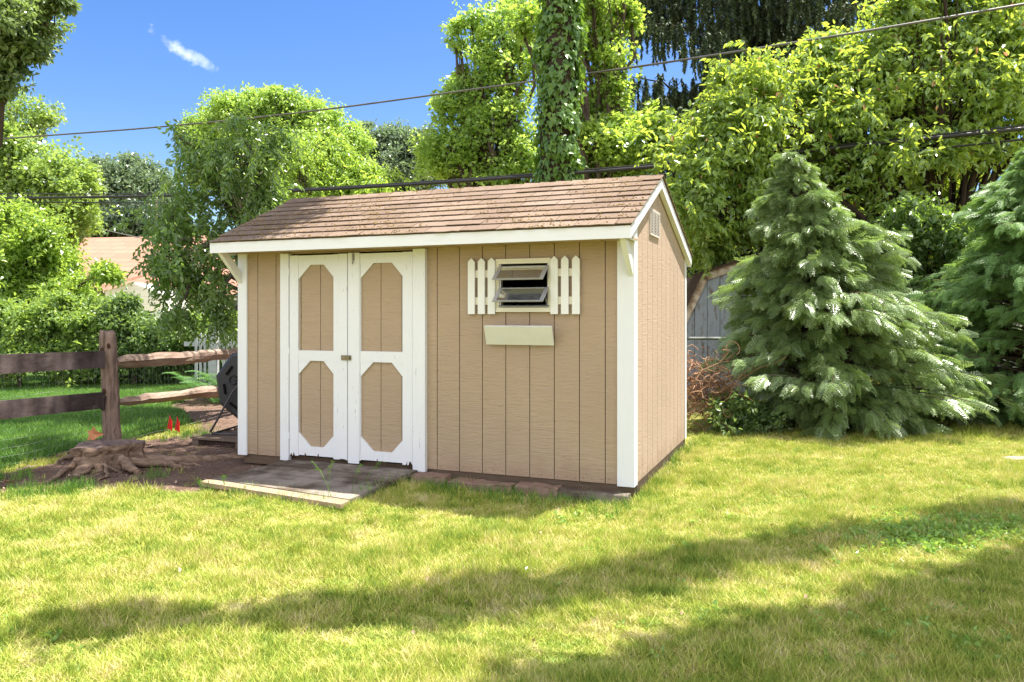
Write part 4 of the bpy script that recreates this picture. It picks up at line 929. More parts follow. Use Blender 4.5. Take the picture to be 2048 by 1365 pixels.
b = MB(); x0 = hp(110, 600, 27.4)[0]; x1 = hp(650, 600, 27.4)[0]; b.box(x0, x1, -2.4, 7, 0, hp(0, 592, 27.6)[2]); b.build('wall', M['hwall'], house)
b = MB(); b.prism([hp(210, 640, 24.7), hp(330, 640, 24.7), hp(330, 590, 24.7), hp(262, 565, 24.7), hp(210, 583, 24.7)], (0, 1.8, 0)); b.build('gable_wall', M['hwall'], house)
for u_ in (400, 455):
    b = MB(); q = hp(u_, 628, 27.35); b.box(q[0], q[0] + .9, -2.66, -2.58, q[2] - .1, q[2] + .55); wn = b.build('window', M['vinyl'], house); b = MB(); b.box(q[0] + .07, q[0] + .83, -2.68, -2.661, q[2] - .03, q[2] + .48); b.build('pane', M['hglass'], wn)
vc = at(420, 640, 21); vc[2] = 0; vf = empty('vinyl_fence', vc); tag(vf, 'long white privacy fence with an open top rail beyond the hedge', 'fence')
zt_ = at(420, 625, 21)[2]; zb_ = at(420, 640, 21)[2]
xa, xb = at(180, 0, 21)[0] - vc[0], at(620, 0, 21)[0] - vc[0]
b = MB(); b.box(xa, xb, 0, .04, .03, zb_ - .05); b.build('panel', M['vinyl'], vf)
b = MB(); b.box(xa, xb, -.01, .05, zt_ - .05, zt_); b.box(xa, xb, -.01, .05, zb_ - .049, zb_); b.build('rail', M['vinyl'], vf)
b = MB()
for x in np.arange(xa, xb, .09): b.box(x, x + .035, .012, .03, zb_ + .001, zt_ - .051)
b.build('baluster', M['vinyl'], vf)
for x in np.arange(xa, xb, 1.9): b = MB(); b.box(x - .06, x + .06, -.04, .08, 0, zt_ + .08); b.build('post', M['vinyl'], vf)
pf0 = gp(390, 745, 0); pf0 = at(430, 700, 13.6); pf0[2] = 0; pf = empty('picket_fence', pf0); tag(pf, 'faded white picket fence between the hedge and the shed', 'fence')
z_of = lambda v_: at(0, v_, 13.6)[2]
b = MB(); b.box(-.55, 1.1, .012, .04, z_of(693), z_of(684)); b.box(-.55, 1.1, .012, .04, .2, .28); b.build('rail', M['fpick'], pf)
for q, u_ in enumerate([392, 401, 410, 447, 455, 465, 475, 485, 495, 505]):
    x = at(u_, 0, 13.6)[0] - pf0[0] - .02; zt2 = z_of(662 + (q % 3) * 3); b = MB(); b.prism([(x, -.01, .06), (x + .042, -.01, .06), (x + .042, -.01, zt2 - .03), (x + .021, -.01, zt2), (x, -.01, zt2 - .03)], (0, .02, 0)); b.build('picket', M['fpick'], pf)
b = MB(); x = at(419, 0, 13.6)[0] - pf0[0]; b.box(x, x + .14, -.06, .08, 0, z_of(659)); b.build('post', M['fpick'], pf)
# pale outbuilding behind the cypresses
oc = at(1860, 627, 17); oc[2] = 0; ob = empty('outbuilding', oc); tag(ob, 'pale grey wall of an outbuilding glimpsed between the two cypresses', 'building')
b = MB(); 
for k in range(22): b.box(-1.6 + k * .205, -1.6 + k * .205 + .198, 0, .02, 0, 2.1)
b.box(-1.6, 2.9, .0202, 2.4, 0, 2.1); b.build('wall', M['vinyl'], ob); b = MB(); b.prism([(-1.8, -.2, 2.1), (3.1, -.2, 2.1), (3.1, 1.2, 2.9), (-1.8, 1.2, 2.9)], (0, 0, .06)); b.prism([(-1.8, 2.6, 2.1), (3.1, 2.6, 2.1), (3.1, 1.201, 2.9), (-1.8, 1.201, 2.9)], (0, 0, .06)); b.build('roof', M['barnroof'], ob)
# lawn stones
for (u_, v_, sx_, lab, m_) in ((2040, 917, .12, 'flat pale stone slab in the lawn at the right edge', 'pstone'), (1655, 880, .10, 'brown stone and root knot at the foot of the middle cypress', 'stone')):
    c_ = gp(u_, v_, .0); b = MB(); b.ico((0, 0, .0), sx_, 2, rough=.12, sc=(1.5, .8, .10)); o = b.build('flat_stone', M[m_], smooth=True); o.location = (c_[0], c_[1], float(gz(c_[0], c_[1])) + .012); tag(o, lab, 'stone')
# ------------------------------------------------------------------ leaf prototypes
def Lb(Y, rows, dj=.5, sat=0):
    rows = list(rows)
    for r in list(rows):
        for _ in range(sat):
            a_ = random.uniform(0, 6.28); f_ = random.uniform(.85, 1.25); k_ = random.uniform(.28, .5)
            rows.append((r[0] + math.cos(a_) * r[2] * f_, r[1] + math.sin(a_) * r[3] * f_, r[2] * k_, r[3] * k_, (r[4] if len(r) > 4 else 1) * .3))
    return [(at(r[0], r[1], Y + rng.uniform(-dj, dj) + (r[5] if len(r) > 5 else 0)), np.array([r[2] / FPX * Y, (r[2] + r[3]) / 2 / FPX * Y, r[3] / FPX * Y]), r[4] if len(r) > 4 else 1.0) for r in rows]
P_far = [cluster(16, .34, .20, .12, 4) for _ in range(4)]
P_mid = [cluster(16, .26, .15, .09, 4) for _ in range(4)]
P_oak = [cluster(14, .16, .12, .065, 6) for _ in range(4)]
P_maple = [cluster(10, .22, .13, .1, maple=True) for _ in range(3)] + [cluster(16, .2, .09, .05, 4)]
P_cherry = [spray(10, .34, .105, .046, .7) for _ in range(4)] + [cluster(11, .16, .10, .045, 6) for _ in range(2)]
P_right = [spray(11, .30, .115, .052, .45) for _ in range(3)] + [cluster(14, .2, .105, .05, 6) for _ in range(4)]
P_shrub = [cluster(16, .13, .075, .042, 6) for _ in range(4)]
def XY(u, Y): return (u - 1024) / FPX * Y, Y
# far wood that reads as one mass
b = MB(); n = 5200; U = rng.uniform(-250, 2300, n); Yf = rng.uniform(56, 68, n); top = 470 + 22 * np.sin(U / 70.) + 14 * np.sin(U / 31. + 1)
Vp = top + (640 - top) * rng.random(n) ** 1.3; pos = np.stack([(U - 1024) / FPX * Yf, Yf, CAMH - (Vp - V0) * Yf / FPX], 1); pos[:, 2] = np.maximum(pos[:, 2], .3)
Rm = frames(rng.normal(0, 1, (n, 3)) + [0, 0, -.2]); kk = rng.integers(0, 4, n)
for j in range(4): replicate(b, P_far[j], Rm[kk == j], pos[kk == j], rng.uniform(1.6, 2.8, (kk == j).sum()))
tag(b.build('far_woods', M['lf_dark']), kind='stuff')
# far trees
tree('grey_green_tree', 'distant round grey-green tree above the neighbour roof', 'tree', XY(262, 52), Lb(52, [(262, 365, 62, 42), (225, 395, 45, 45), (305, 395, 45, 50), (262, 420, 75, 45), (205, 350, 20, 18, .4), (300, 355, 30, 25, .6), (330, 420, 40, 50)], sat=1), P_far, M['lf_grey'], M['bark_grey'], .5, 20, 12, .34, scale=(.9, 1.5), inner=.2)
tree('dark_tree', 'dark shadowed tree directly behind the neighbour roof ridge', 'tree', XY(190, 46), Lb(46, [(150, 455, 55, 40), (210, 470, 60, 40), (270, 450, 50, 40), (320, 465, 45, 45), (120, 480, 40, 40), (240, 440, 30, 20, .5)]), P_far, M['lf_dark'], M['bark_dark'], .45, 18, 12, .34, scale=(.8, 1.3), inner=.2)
tree('round_oak_tree', 'large domed light green oak rising left of the shed roof against the sky', 'tree', XY(560, 36), Lb(36, [(455, 225, 45, 28), (530, 212, 55, 27), (600, 222, 55, 28), (650, 262, 50, 34), (690, 300, 40, 34), (420, 262, 40, 24), (480, 262, 60, 30), (560, 255, 60, 30), (440, 310, 45, 34), (620, 300, 60, 35), (540, 320, 80, 45), (700, 350, 45, 40), (410, 330, 25, 35, .6)], sat=2), P_mid, M['lf_maple'], M['bark_grey'], .42, 20, 15, .30, scale=(.8, 1.3), inner=.35)
tree('hazy_tree', 'hazy grey-green tree in the dip of the skyline behind the shed roof', 'tree', XY(795, 48), Lb(48, [(755, 285, 35, 28), (800, 275, 35, 25), (840, 300, 35, 30), (770, 320, 50, 35), (820, 340, 50, 35), (720, 310, 30, 40), (860, 345, 40, 30), (790, 365, 60, 30)], sat=1), P_far, M['lf_grey'], M['bark_dark'], .45, 16, 11, .34, scale=(.8, 1.3), inner=.2)
tree('young_maple_tree', 'airy bright maple crown left of the ivy-covered trunk', 'tree', XY(1010, 21), Lb(21, [(1000, 40, 50, 38, .7), (955, 70, 40, 30, .5), (1045, 60, 40, 50, .7), (960, 130, 55, 40), (1030, 140, 50, 45), (925, 175, 40, 25, .6), (940, 225, 60, 40), (1020, 230, 60, 50), (900, 280, 50, 35), (960, 310, 70, 45), (1050, 310, 45, 50), (880, 335, 50, 30), (1000, 360, 80, 30), (905, 195, 25, 18, .4)], sat=2), P_maple, M['lf_maple'], M['bark'], .22, 13, 10, .36, scale=(.8, 1.25))
tree('maple_tree', 'bright yellow-green maple between the ivy trunk and the dark spruce', 'tree', XY(1215, 17.5), Lb(17.5, [(1190, 60, 40, 60), (1215, 130, 38, 45), (1205, 215, 45, 45), (1225, 290, 50, 35), (1180, 330, 45, 30), (1240, 45, 25, 35, .6), (1185, -40, 50, 50), (1060, 30, 30, 40, .4), (1240, 245, 25, 18, .5), (1250, 340, 40, 30), (1285, 310, 40, 35), (1310, 250, 30, 30, .6), (1160, 10, 30, 50, .6)], sat=2), P_maple, M['lf_yellow'], M['bark'], .18, 13, 11, .34, scale=(.8, 1.2))
# Norway spruce
def strand(ln_, n_=56):
    parts = []
    for q in range(n_):
        t = q / n_; z = -ln_ * t; a_ = random.uniform(0, 6.28); r_ = .10 * (1 - .55 * t)
        V = np.array([[0, -.026, 0], [r_ * 1.3, 0, -.09], [0, .026, -.02], [-.01, 0, .02]]); c_, s_ = math.cos(a_), math.sin(a_)
        V = V @ np.array([[c_, s_, 0], [-s_, c_, 0], [0, 0, 1]]) + [0.03 * math.sin(t * 4), 0, z]; parts.append((V, np.array([[0, 1, 2, 3]])))
    return combine(parts)
def spruce(name, lab, X0_, Y0_, z0, z1, Rm_, n, per):
    root_ = empty(name, (X0_, Y0_, 0)); tag(root_, lab, 'tree'); tb, cb = MB(), MB(); tb.tube([(0, 0, -.2), (.05, 0, 5), (0, 0, z1 + 1)], [.36, .26, .1], 10, rough=.1)
    st3 = [strand(l_) for l_ in (.28, .42, .6, .85)]; pos = []; 
    for q in range(n):
        z = z0 + (z1 - z0) * (q + random.random()) / n; a_ = random.uniform(0, 6.283); ln_ = Rm_ * random.uniform(.7, 1.05) * (1 - .25 * (z - z0) / (z1 - z0)); d = np.array([math.cos(a_), math.sin(a_), 0])
        t = np.linspace(0, 1, 9)[:, None]; P = np.array([0, 0, z]) + d * ln_ * t + np.array([0, 0, 1.]) * (-.9 * t + .75 * t ** 2.2) * ln_ * .28; P[1:] += rng.normal(0, .06, (8, 3)); tb.tube(P, np.linspace(.055, .012, 9), 5, cap=False)
        for w_ in range(per):
            f = random.uniform(.12, 1) ; p = np.array([np.interp(f, t[:, 0], P[:, c_]) for c_ in range(3)]); side = np.cross(d, [0, 0, 1.]) * random.gauss(0, .16 + .22 * (1 - abs(f - .6))); pos.append(p + side + [0, 0, random.uniform(-.05, .05)])
    pos = np.array(pos); k_ = rng.integers(0, 4, len(pos)); th = rng.uniform(0, 6.28, len(pos)); Rz = np.zeros((len(pos), 3, 3)); Rz[:, 0, 0] = np.cos(th); Rz[:, 0, 1] = -np.sin(th); Rz[:, 1, 0] = np.sin(th); Rz[:, 1, 1] = np.cos(th); Rz[:, 2, 2] = 1
    for j in range(4): m = k_ == j; replicate(cb, st3[j], Rz[m], pos[m], rng.uniform(.7, 1.2, m.sum()))
    tb.build('trunk', M['bark_dark'], root_, smooth=True); cb.build('crown', M['lf_spruce'], root_)
spruce('spruce_tree', 'tall dark spruce with drooping curtains of needles behind the wires', *XY(1480, 20.5), 2.6, 12.5, 4.6, 84, 74)
spruce('spruce_tree', 'second dark spruce seen above the broadleaf tree at the upper right', *XY(1800, 23), 3.5, 13.0, 3.9, 46, 70)
# ivy-clad trunk
iv = empty('ivy_covered_trunk', (*XY(1119, 14), 0)); tag(iv, 'thick trunk wrapped in green ivy rising behind the shed ridge', 'tree'); b = MB(); zz = np.linspace(-.2, 10.5, 24)
wob_ = lambda z: np.array([.03 * math.sin(z * 1.1), .02 * math.sin(z * .9 + 1), z]); b.tube([wob_(z) for z in zz], np.linspace(.36, .27, 24), 12, rough=.12); b.build('trunk', M['bark_dark'], iv, smooth=True)
def ivyleaf(Ln):
    a_ = [180, 140, 105, 60, 30, 0, -30, -60, -105, -140]; r_ = [.25, .55, .62, .42, .55, 1.0, .55, .42, .62, .55]
    V = np.array([[Ln * .2 + math.cos(R(t)) * q * Ln * .8, math.sin(R(t)) * q * Ln * .8, -.2 * q * q * Ln] for t, q in zip(a_, r_)]); return V, [np.array([list(range(10))])]
n = 12000; z = rng.uniform(.2, 10.4, n); th = rng.uniform(0, 6.28, n); bul = 1 + .13 * np.sin(z * 2.3 + 2 * th) + .10 * np.sin(z * 5 - 3 * th) + .05 * np.sin(z * 11 + th); rr = (.285 + .14 * rng.random(n) ** 1.5 - .012 * (z - 5)) * bul
od = np.stack([np.cos(th), np.sin(th), np.zeros(n)], 1); pos = od * rr[:, None] + np.stack([.03 * np.sin(z * 1.1), .02 * np.sin(z * .9 + 1), z], 1)
ax = np.tile([0, 0, -1.], (n, 1)) + od * .35 + rng.normal(0, .35, (n, 3)); Rm = frames(ax, up=od, roll=.38); b = MB(); replicate(b, ivyleaf(.115), Rm, pos, rng.uniform(.45, 1.3, n)); b.build('ivy', M['lf_ivy'], iv)
# big broadleaf tree on the right
rows = [(1440, 330, 95, 100), (1530, 205, 105, 75), (1640, 165, 85, 62), (1765, 125, 100, 78), (1900, 60, 130, 90), (2040, 80, 120, 110), (1600, 290, 130, 100), (1750, 230, 140, 100), (1900, 210, 130, 100), (2050, 250, 110, 110), (1440, 450, 80, 60, .9), (1560, 410, 105, 75), (1720, 390, 110, 90), (1860, 360, 90, 80, .8, .8), (1880, -30, 80, 50), (2000, -50, 140, 70), (1480, 270, 60, 60, .7), (1390, 400, 45, 60, .7), (1800, 480, 80, 60, .8, .9), (1960, 440, 80, 70, .6, .8)]
tree('broadleaf_tree', 'big yellow-green broadleaf tree with long drooping leaves filling the upper right', 'tree', XY(1915, 12.8), Lb(12.6, rows, sat=2), P_right, M['lf_right'], M['bark_dark'], .13, 15, 18, .33, lean=.45, droop=.2, scale=(.75, 1.15), fork=.45, inner=.3, twr=.010)
# weeping cherry behind the left end of the shed
rows = [(345, 425, 48, 60), (410, 350, 60, 50), (500, 315, 60, 40), (390, 500, 75, 75), (440, 580, 40, 50, .6), (355, 550, 32, 55), (330, 500, 25, 40, .5), (480, 400, 95, 60), (545, 275, 40, 24, .5), (480, 240, 30, 20, .3), (540, 400, 40, 30), (400, 595, 35, 35, .35), (350, 270, 30, 16, .25), (350, 620, 18, 30, .4), (445, 640, 22, 30, .35)]
tree('cherry_tree', 'near tree with drooping glossy leaves hanging over the left end of the shed', 'tree', (-3.35, 11.6), Lb(10.7, rows, .35), P_cherry, M['lf_cherry'], M['bark_grey'], .11, 12, 9, .40, lean=.35, droop=.6, scale=(.7, 1.05), fork=.7, inner=.3, twr=.008, trunk_top=(-3.55, 11.2, 2.6))
tree('small_tree', 'small yellow-green tree just beyond the cables over the left half of the shed ridge', 'tree', XY(650, 19.5), Lb(19.5, [(600, 330, 70, 45), (680, 335, 60, 40), (640, 290, 40, 25, .6), (730, 365, 45, 25, .7), (620, 380, 90, 30), (770, 385, 50, 20, .6), (580, 290, 35, 25, .5)], sat=1), P_cherry, M['lf_yellow'], M['bark_grey'], .12, 15, 12, .36, lean=.35, droop=.4, scale=(.9, 1.5))
# left hand trees
tree('oak_tree', 'tree whose dark green twigs hang in from the top left corner', 'tree', XY(-230, 15), Lb(14.5, [(0, 40, 60, 50), (45, 90, 30, 40, .7), (-60, 60, 90, 90), (80, 20, 35, 20, .4), (30, 140, 18, 22, .3), (-20, 170, 25, 30, .4), (120, 2, 25, 8, .2), (60, 50, 30, 40, .6), (-120, -40, 120, 120), (-150, 120, 90, 120)]), P_oak, M['lf_oakdark'], M['bark'], .2, 15, 16, .36, scale=(.8, 1.1))
tree('red_tipped_tree', 'pale tree with reddish twig tips at the left edge below the corner oak', 'tree', XY(-20, 27), Lb(27, [(20, 215, 50, 35, .7), (70, 230, 35, 30, .5), (0, 260, 60, 40, .8), (60, 270, 45, 22, .5), (95, 240, 18, 16, .3), (-60, 260, 70, 60)]), P_maple, M['lf_oak'], M['bark'], .2, 13, 11, .36, scale=(.8, 1.2))
tree('leafy_tree', 'bright yellow-green tree in the left background above the low cables', 'tree', XY(60, 24), Lb(24, [(40, 320, 80, 45), (110, 350, 55, 40), (150, 390, 40, 45), (60, 390, 90, 50), (130, 440, 55, 45), (20, 300, 60, 30), (-60, 340, 80, 80), (70, 450, 80, 45), (165, 365, 22, 20, .4)], sat=1), P_maple, M['lf_oak'], M['bark'], .25, 18, 16, .30, scale=(.9, 1.3))
tree('bright_bush', 'tall bright green bush at the left edge in front of the neighbour house', 'bush', XY(10, 16), Lb(16, [(40, 455, 60, 40), (20, 520, 90, 60), (85, 530, 50, 45), (120, 575, 38, 35), (60, 590, 90, 50), (-60, 520, 80, 100), (160, 605, 28, 28, .5), (60, 480, 50, 40), (215, 545, 20, 20, .15)]), P_shrub + P_maple[3:], M['lf_yellow'], M['bark'], .10, 20, 26, .30, scale=(.9, 1.35), foliage='foliage', stem='stems')
for j, (u, Yq, rws, mt, lab) in enumerate([
    (40, 14.2, [(20, 650, 80, 40), (90, 690, 70, 45), (10, 710, 80, 40), (-60, 680, 60, 60), (110, 640, 50, 30, .7)], 'lf_shrub', 'loose green shrub at the left edge behind the upper dark plank'),
    (170, 14.6, [(160, 660, 60, 40), (180, 710, 60, 45), (150, 740, 40, 28), (200, 640, 40, 25, .6)], 'lf_shrub', 'glossy shrub right behind the top of the cedar post'),
    (270, 14.4, [(260, 650, 55, 40), (290, 700, 60, 45), (270, 745, 55, 25), (240, 620, 30, 20, .4), (330, 650, 45, 38)], 'lf_shrubdark', 'dense shrub just right of the cedar post above the log rail'),
    (370, 14.9, [(350, 690, 50, 40), (390, 720, 50, 35), (340, 740, 45, 28), (380, 660, 30, 25, .6)], 'lf_shrubdark', 'dark low shrub in front of the picket fence'),
    (450, 15.4, [(440, 690, 40, 40), (480, 680, 40, 40), (430, 730, 40, 25), (400, 650, 30, 20, .4), (470, 655, 25, 20, .4)], 'lf_yellow', 'sunlit yellow-green shrub glowing behind the picket fence')]):
    tree('shrub', lab, 'shrub', XY(u, Yq), Lb(Yq, rws, .3, sat=2), P_shrub, M[mt], M['bark'], .04, 12, 17, .34, scale=(.8, 1.25), group='shrubs along the neighbour hedge', foliage='foliage', stem='stems', twr=.006, inner=.25)
# cypresses
def frond():
    parts = []; n_ = 8
    def q4(p, d, l_, w_):
        d = unit(d); s_ = unit(np.cross([0, 0, 1.], d)); V = np.array([p, p + d * l_ * .45 - s_ * w_ * .5, p + d * l_, p + d * l_ * .45 + s_ * w_ * .5]); parts.append((V, np.array([[0, 1, 2, 3]])))
    for i_ in range(n_):
        t = i_ / n_; p = np.array([t, 0, -.32 * t * t]); d = np.array([1, 0, -.6 * t]); q4(p, d, .17, .04)
        sl_ = (.40 * (1 - t) ** .75 + .07) * random.uniform(.85, 1.1)
        for sd in (-1, 1):
            bd = np.array([.72, sd * .72, -.12 - .4 * t]); m_ = max(2, int(sl_ / .12))
            for k_ in range(m_):
                f = (k_ + .2) / m_; pp = p + unit(bd) * sl_ * f + [0, 0, -.16 * f * f]; q4(pp, bd + [0, 0, -.3 * f], .15, .036)
                for s2 in (-1, 1):
                    dd = np.array([.72 * 1 + s2 * .45, sd * .72 - s2 * sd * .6, -.25]); q4(pp, dd, .12 * (1.2 - .5 * f), .034)
    return combine(parts)
P_fr = [frond() for _ in range(4)]
def cypress(name, lab, bx, by, tx, ty, prof, nb, mat, grp, fmin=.42, sz=.215, per=22, asym=0.):
    root_ = empty(name, (bx, by, 0)); tag(root_, lab, 'conifer', grp); H = prof[-1][0]; tb, cb = MB(), MB(); ct = lambda z: np.array([(tx - bx) * (z / H), (ty - by) * (z / H), z]); tb.tube([ct(z) - [0, 0, .1] for z in np.linspace(0, H, 8)], np.linspace(.09, .012, 8), 8)
    P_, A_, S_ = [], [], []
    for q in range(nb):
        z = H * (1 - (1 - (q + random.random()) / nb) ** .62 * .985) if False else H * ((q + random.random()) / nb) ** .85; r_ = float(np.interp(z, [p[0] for p in prof], [p[1] for p in prof])) * random.uniform(.55, 1.18); a_ = random.uniform(0, 6.283); r_ *= 1 + asym * math.cos(a_) + .20 * math.sin(3 * a_ + z * 4) + .15 * math.sin(6.3 * z + a_)
        if random.random() > r_ / .62 + .10: continue
        d = np.array([math.cos(a_), math.sin(a_), 0]); rise = random.uniform(.0, .35) * (r_ + .2); zs = max(.12, z - rise * .6); o_ = ct(zs); e_ = np.array([ct(z)[0], ct(z)[1], z]) + d * r_; e_[2] = max(e_[2], .10); P = curve(o_, e_, .10 * r_, .015, 7); tb.tube(P, np.linspace(.014, .004, 7), 4, cap=False); side = np.cross(d, [0, 0, 1.])
        for w_ in range(per):
            f = fmin + (1 - fmin) * random.random() ** .7; p = np.array([np.interp(f, np.linspace(0, 1, 7), P[:, c_]) for c_ in range(3)]); sg = random.choice((-1, 1)) * random.uniform(.1, .9) * (1.15 - f * .8)
            p = p + side * sg * .22 * (r_ + .3) * .6; P_.append(p); A_.append(d + side * sg * .9 + [random.gauss(0, .25), random.gauss(0, .25), random.uniform(-.85, .15)]); S_.append(sz * random.uniform(.65, 1.1) * (.6 if z > H * .85 else 1))
    P_, A_, S_ = map(np.array, (P_, A_, S_)); Rm = frames(A_, roll=.6); k_ = rng.integers(0, 4, len(P_))
    for j in range(4): m = k_ == j; replicate(cb, P_fr[j], Rm[m], P_[m], S_[m])
    tb.build('trunk', M['bark'], root_, smooth=True); cb.build('crown', mat, root_)
x1, x2 = at(1672, 0, 9.75)[0], at(1578, 0, 9.7)[0]
cypress('cypress', 'pyramid-shaped cypress with pale glinting top right of the shed', x1, 9.75, x2, 9.75, [(0, 1.20), (.45, 1.36), (1.0, 1.24), (1.5, 1.02), (2.0, .78), (2.5, .50), (3.0, .28), (3.42, .10)], 900, M['lf_cyp'], 'cypresses along the back of the lawn', asym=.22)
x1 = at(2095, 0, 9.9)[0]
cypress('cypress', 'taller green cypress cut by the right edge of the photo', x1, 9.9, x1 - .05, 9.9, [(0, 1.4), (.6, 1.6), (1.2, 1.45), (1.8, 1.2), (2.4, .85), (3.0, .5), (3.6, .15), (3.8, .04)], 780, M['lf_cyp2'], 'cypresses along the back of the lawn')
tree('leafy_shrub', 'dark broadleaf shrub filling the gap between the two cypresses', 'shrub', XY(1890, 12), Lb(11.6, [(1840, 450, 60, 50), (1890, 520, 60, 50), (1930, 600, 60, 60), (1900, 680, 60, 50), (1870, 760, 70, 50), (1950, 740, 60, 60), (1790, 520, 40, 40, .6), (1960, 480, 50, 50)]), P_right, M['lf_cherry'], M['bark_dark'], .05, 15, 14, .34, lean=.4, droop=.4, scale=(.6, .95), foliage='foliage', stem='stems', twr=.006)
# ground cover near the brush pile, ferns by the fence, weeds
def patch(name, lab, cat, pts, proto, mat, sc, up=.5, group=None, kind=None):
    b = MB(); pts = np.array(pts); c_ = pts.mean(0); c_[2] = 0; n = len(pts); ax = rng.normal(0, 1, (n, 3)) * [1, 1, .3] + [0, 0, up]; Rm = frames(ax); k_ = rng.integers(0, len(proto), n)
    for j, pr in enumerate(proto): m = k_ == j; replicate(b, pr, Rm[m], pts[m] - c_, rng.uniform(.7, 1.2, m.sum()) * sc)
    o = b.build(name, mat); o.location = tuple(c_); return tag(o, lab, cat, group, kind)
pts = [(random.gauss(2.5, .32), random.gauss(9.5, .3), .0) for _ in range(520)]; pts = [(x, y, random.uniform(.03, .48) * max(.15, 1 - abs(x - 2.6))) for x, y, _ in pts if w2s(x, y)[0] > .12]
patch('ground_ivy', None, None, pts, P_shrub, M['lf_shrubdark'], .8, kind='stuff')
def fern(u, v, Y, lab, s_=1.0):
    c_ = at(u, v, Y); c_[2] = 0; r_ = MB()
    for q in range(12):
        a_ = random.uniform(0, 6.28); d = np.array([math.cos(a_), math.sin(a_), 0]); side = np.cross(d, [0, 0, 1.]); ln_ = .6 * s_ * random.uniform(.8, 1.1)
        for k_ in range(26):
            t = (k_ + 1) / 27; p = d * ln_ * t * .75 + np.array([0, 0, ln_ * (1.25 * t - .75 * t * t)]); w_ = .16 * s_ * math.sin(math.pi * min(1, t * .85 + .15)) 
            for sg in (-1, 1):
                e_ = p + side * sg * w_ + d * .03 - np.array([0, 0, .02]); r_.add(np.array([p, (p + e_) / 2 - d * .012, e_, (p + e_) / 2 + d * .012]), [(0, 1, 2, 3)])
    o = r_.build('fern', M['lf_fern']); o.location = tuple(c_); tag(o, lab, 'fern', 'ferns behind the log rail fence')
fern(432, 740, 12.2, 'fern nearest the shed corner behind the log rails', 1.25); fern(400, 720, 13.4, 'fern in front of the white picket fence post', 1.3); fern(460, 720, 12.9, 'fern half hidden behind the tumbler', 1.4)
# off-frame tree whose limbs shade the lawn, and light clumps over the left side
def gpt(u, v): return gp(u, v, 0)
casters = []
def shade_line(pxs, wpx, n, h0, h1, r_):
    pxs = np.array(pxs, float); t = np.linspace(0, len(pxs) - 1, n)
    for q in t:
        u = np.interp(q, range(len(pxs)), pxs[:, 0]); v = np.interp(q, range(len(pxs)), pxs[:, 1]); w_ = np.interp(q, range(len(pxs)), np.broadcast_to(wpx, len(pxs)))
        for _ in range(3):
            g_ = gpt(u + random.uniform(-30, 30), v + random.uniform(-w_, w_)); h = random.uniform(h0, h1); (u > 800 or random.random() < .33 or n < 50) and casters.append((g_ + np.array([SHX * h, SHY * h, h]), r_))
shade_line([(2150, 1028), (1950, 1050), (1750, 1078), (1500, 1110), (1300, 1155), (1050, 1205), (850, 1230), (650, 1240), (400, 1252), (150, 1262)], [26, 22, 14, 13, 14, 14, 9, 5, 3, 3], 56, 4.7, 5.6, .085)
shade_line([(2150, 1150), (1950, 1215), (1750, 1270), (1550, 1330), (1350, 1390), (1100, 1440)], [50, 48, 42, 36, 30, 30], 60, 4.6, 5.6, .11)
shade_line([(2200, 1290), (1950, 1370), (1650, 1450)], 60, 45, 4.6, 5.6, .15)
root_ = empty('shade_tree', (9.0, 2.5, 0)); tag(root_, 'tree outside the right of the photo whose limbs shade the lawn', 'tree'); tb, cb = MB(), MB(); base = np.array([9., 2.5, 0]); tb.tube([(0, 0, -.2), (-.1, 0, 2), (-.5, .2, 4.2)], [.28, .24, .2], 10, rough=.1)
cs = np.array([c_ for c_, _ in casters]); rs = np.array([r_ for _, r_ in casters]); per = 11; who = np.repeat(np.arange(len(cs)), per); n = len(who); pos = cs[who] + rng.normal(0, 1, (n, 3)) * rs[who][:, None] * [1, 1, .8]
k_ = rng.integers(0, 4, n); Rm = frames(rng.normal(0, 1, (n, 3)) * [1, 1, .4])
for j in range(4): m = k_ == j; replicate(cb, P_shrub[j], Rm[m], pos[m] - base, rng.uniform(.7, 1.1, m.sum()))
for q in range(0, len(cs), 9): tb.tube(curve([-.5, .2, 4.2], cs[q] - base, .25, .05, 7), np.linspace(.05, .006, 7), 5, cap=False)
tb.build('trunk', M['bark'], root_, smooth=True); cb.build('crown', M['lf_oak'], root_)
casters = []
shade_line([(60, 905), (160, 910), (260, 920), (360, 915), (450, 900)], 22, 26, 6.6, 7.6, .16)
shade_line([(-50, 965), (120, 958), (260, 955), (380, 950)], 12, 16, 6.6, 7.6, .13)
shade_line([(-100, 850), (60, 850), (180, 848), (300, 850)], 12, 20, 6.8, 7.8, .18)
root_ = empty('locust_tree', (-9.5, 5.5, 0)); tag(root_, 'tree outside the left of the photo whose high limbs dapple the stump and fence', 'tree'); base = np.array([-9.5, 5.5, 0]); tb, cb = MB(), MB(); tb.tube([(0, 0, -.2), (.2, 0, 3), (.8, .3, 6)], [.28, .24, .18], 10, rough=.1)
cs = np.array([c_ for c_, _ in casters]); rs = np.array([r_ for _, r_ in casters]); per = 8; who = np.repeat(np.arange(len(cs)), per); n = len(who); pos = cs[who] + rng.normal(0, 1, (n, 3)) * rs[who][:, None] * [1, 1, .8]
k_ = rng.integers(0, 4, n); Rm = frames(rng.normal(0, 1, (n, 3)) * [1, 1, .4])
for j in range(4): m = k_ == j; replicate(cb, P_shrub[j], Rm[m], pos[m] - base, rng.uniform(.7, 1.1, m.sum()))
for q in range(0, len(cs), 9): tb.tube(curve([.8, .3, 6], cs[q] - base, .25, .05, 7), np.linspace(.05, .006, 7), 5, cap=False)
tb.build('trunk', M['bark'], root_, smooth=True); cb.build('crown', M['lf_oak'], root_)
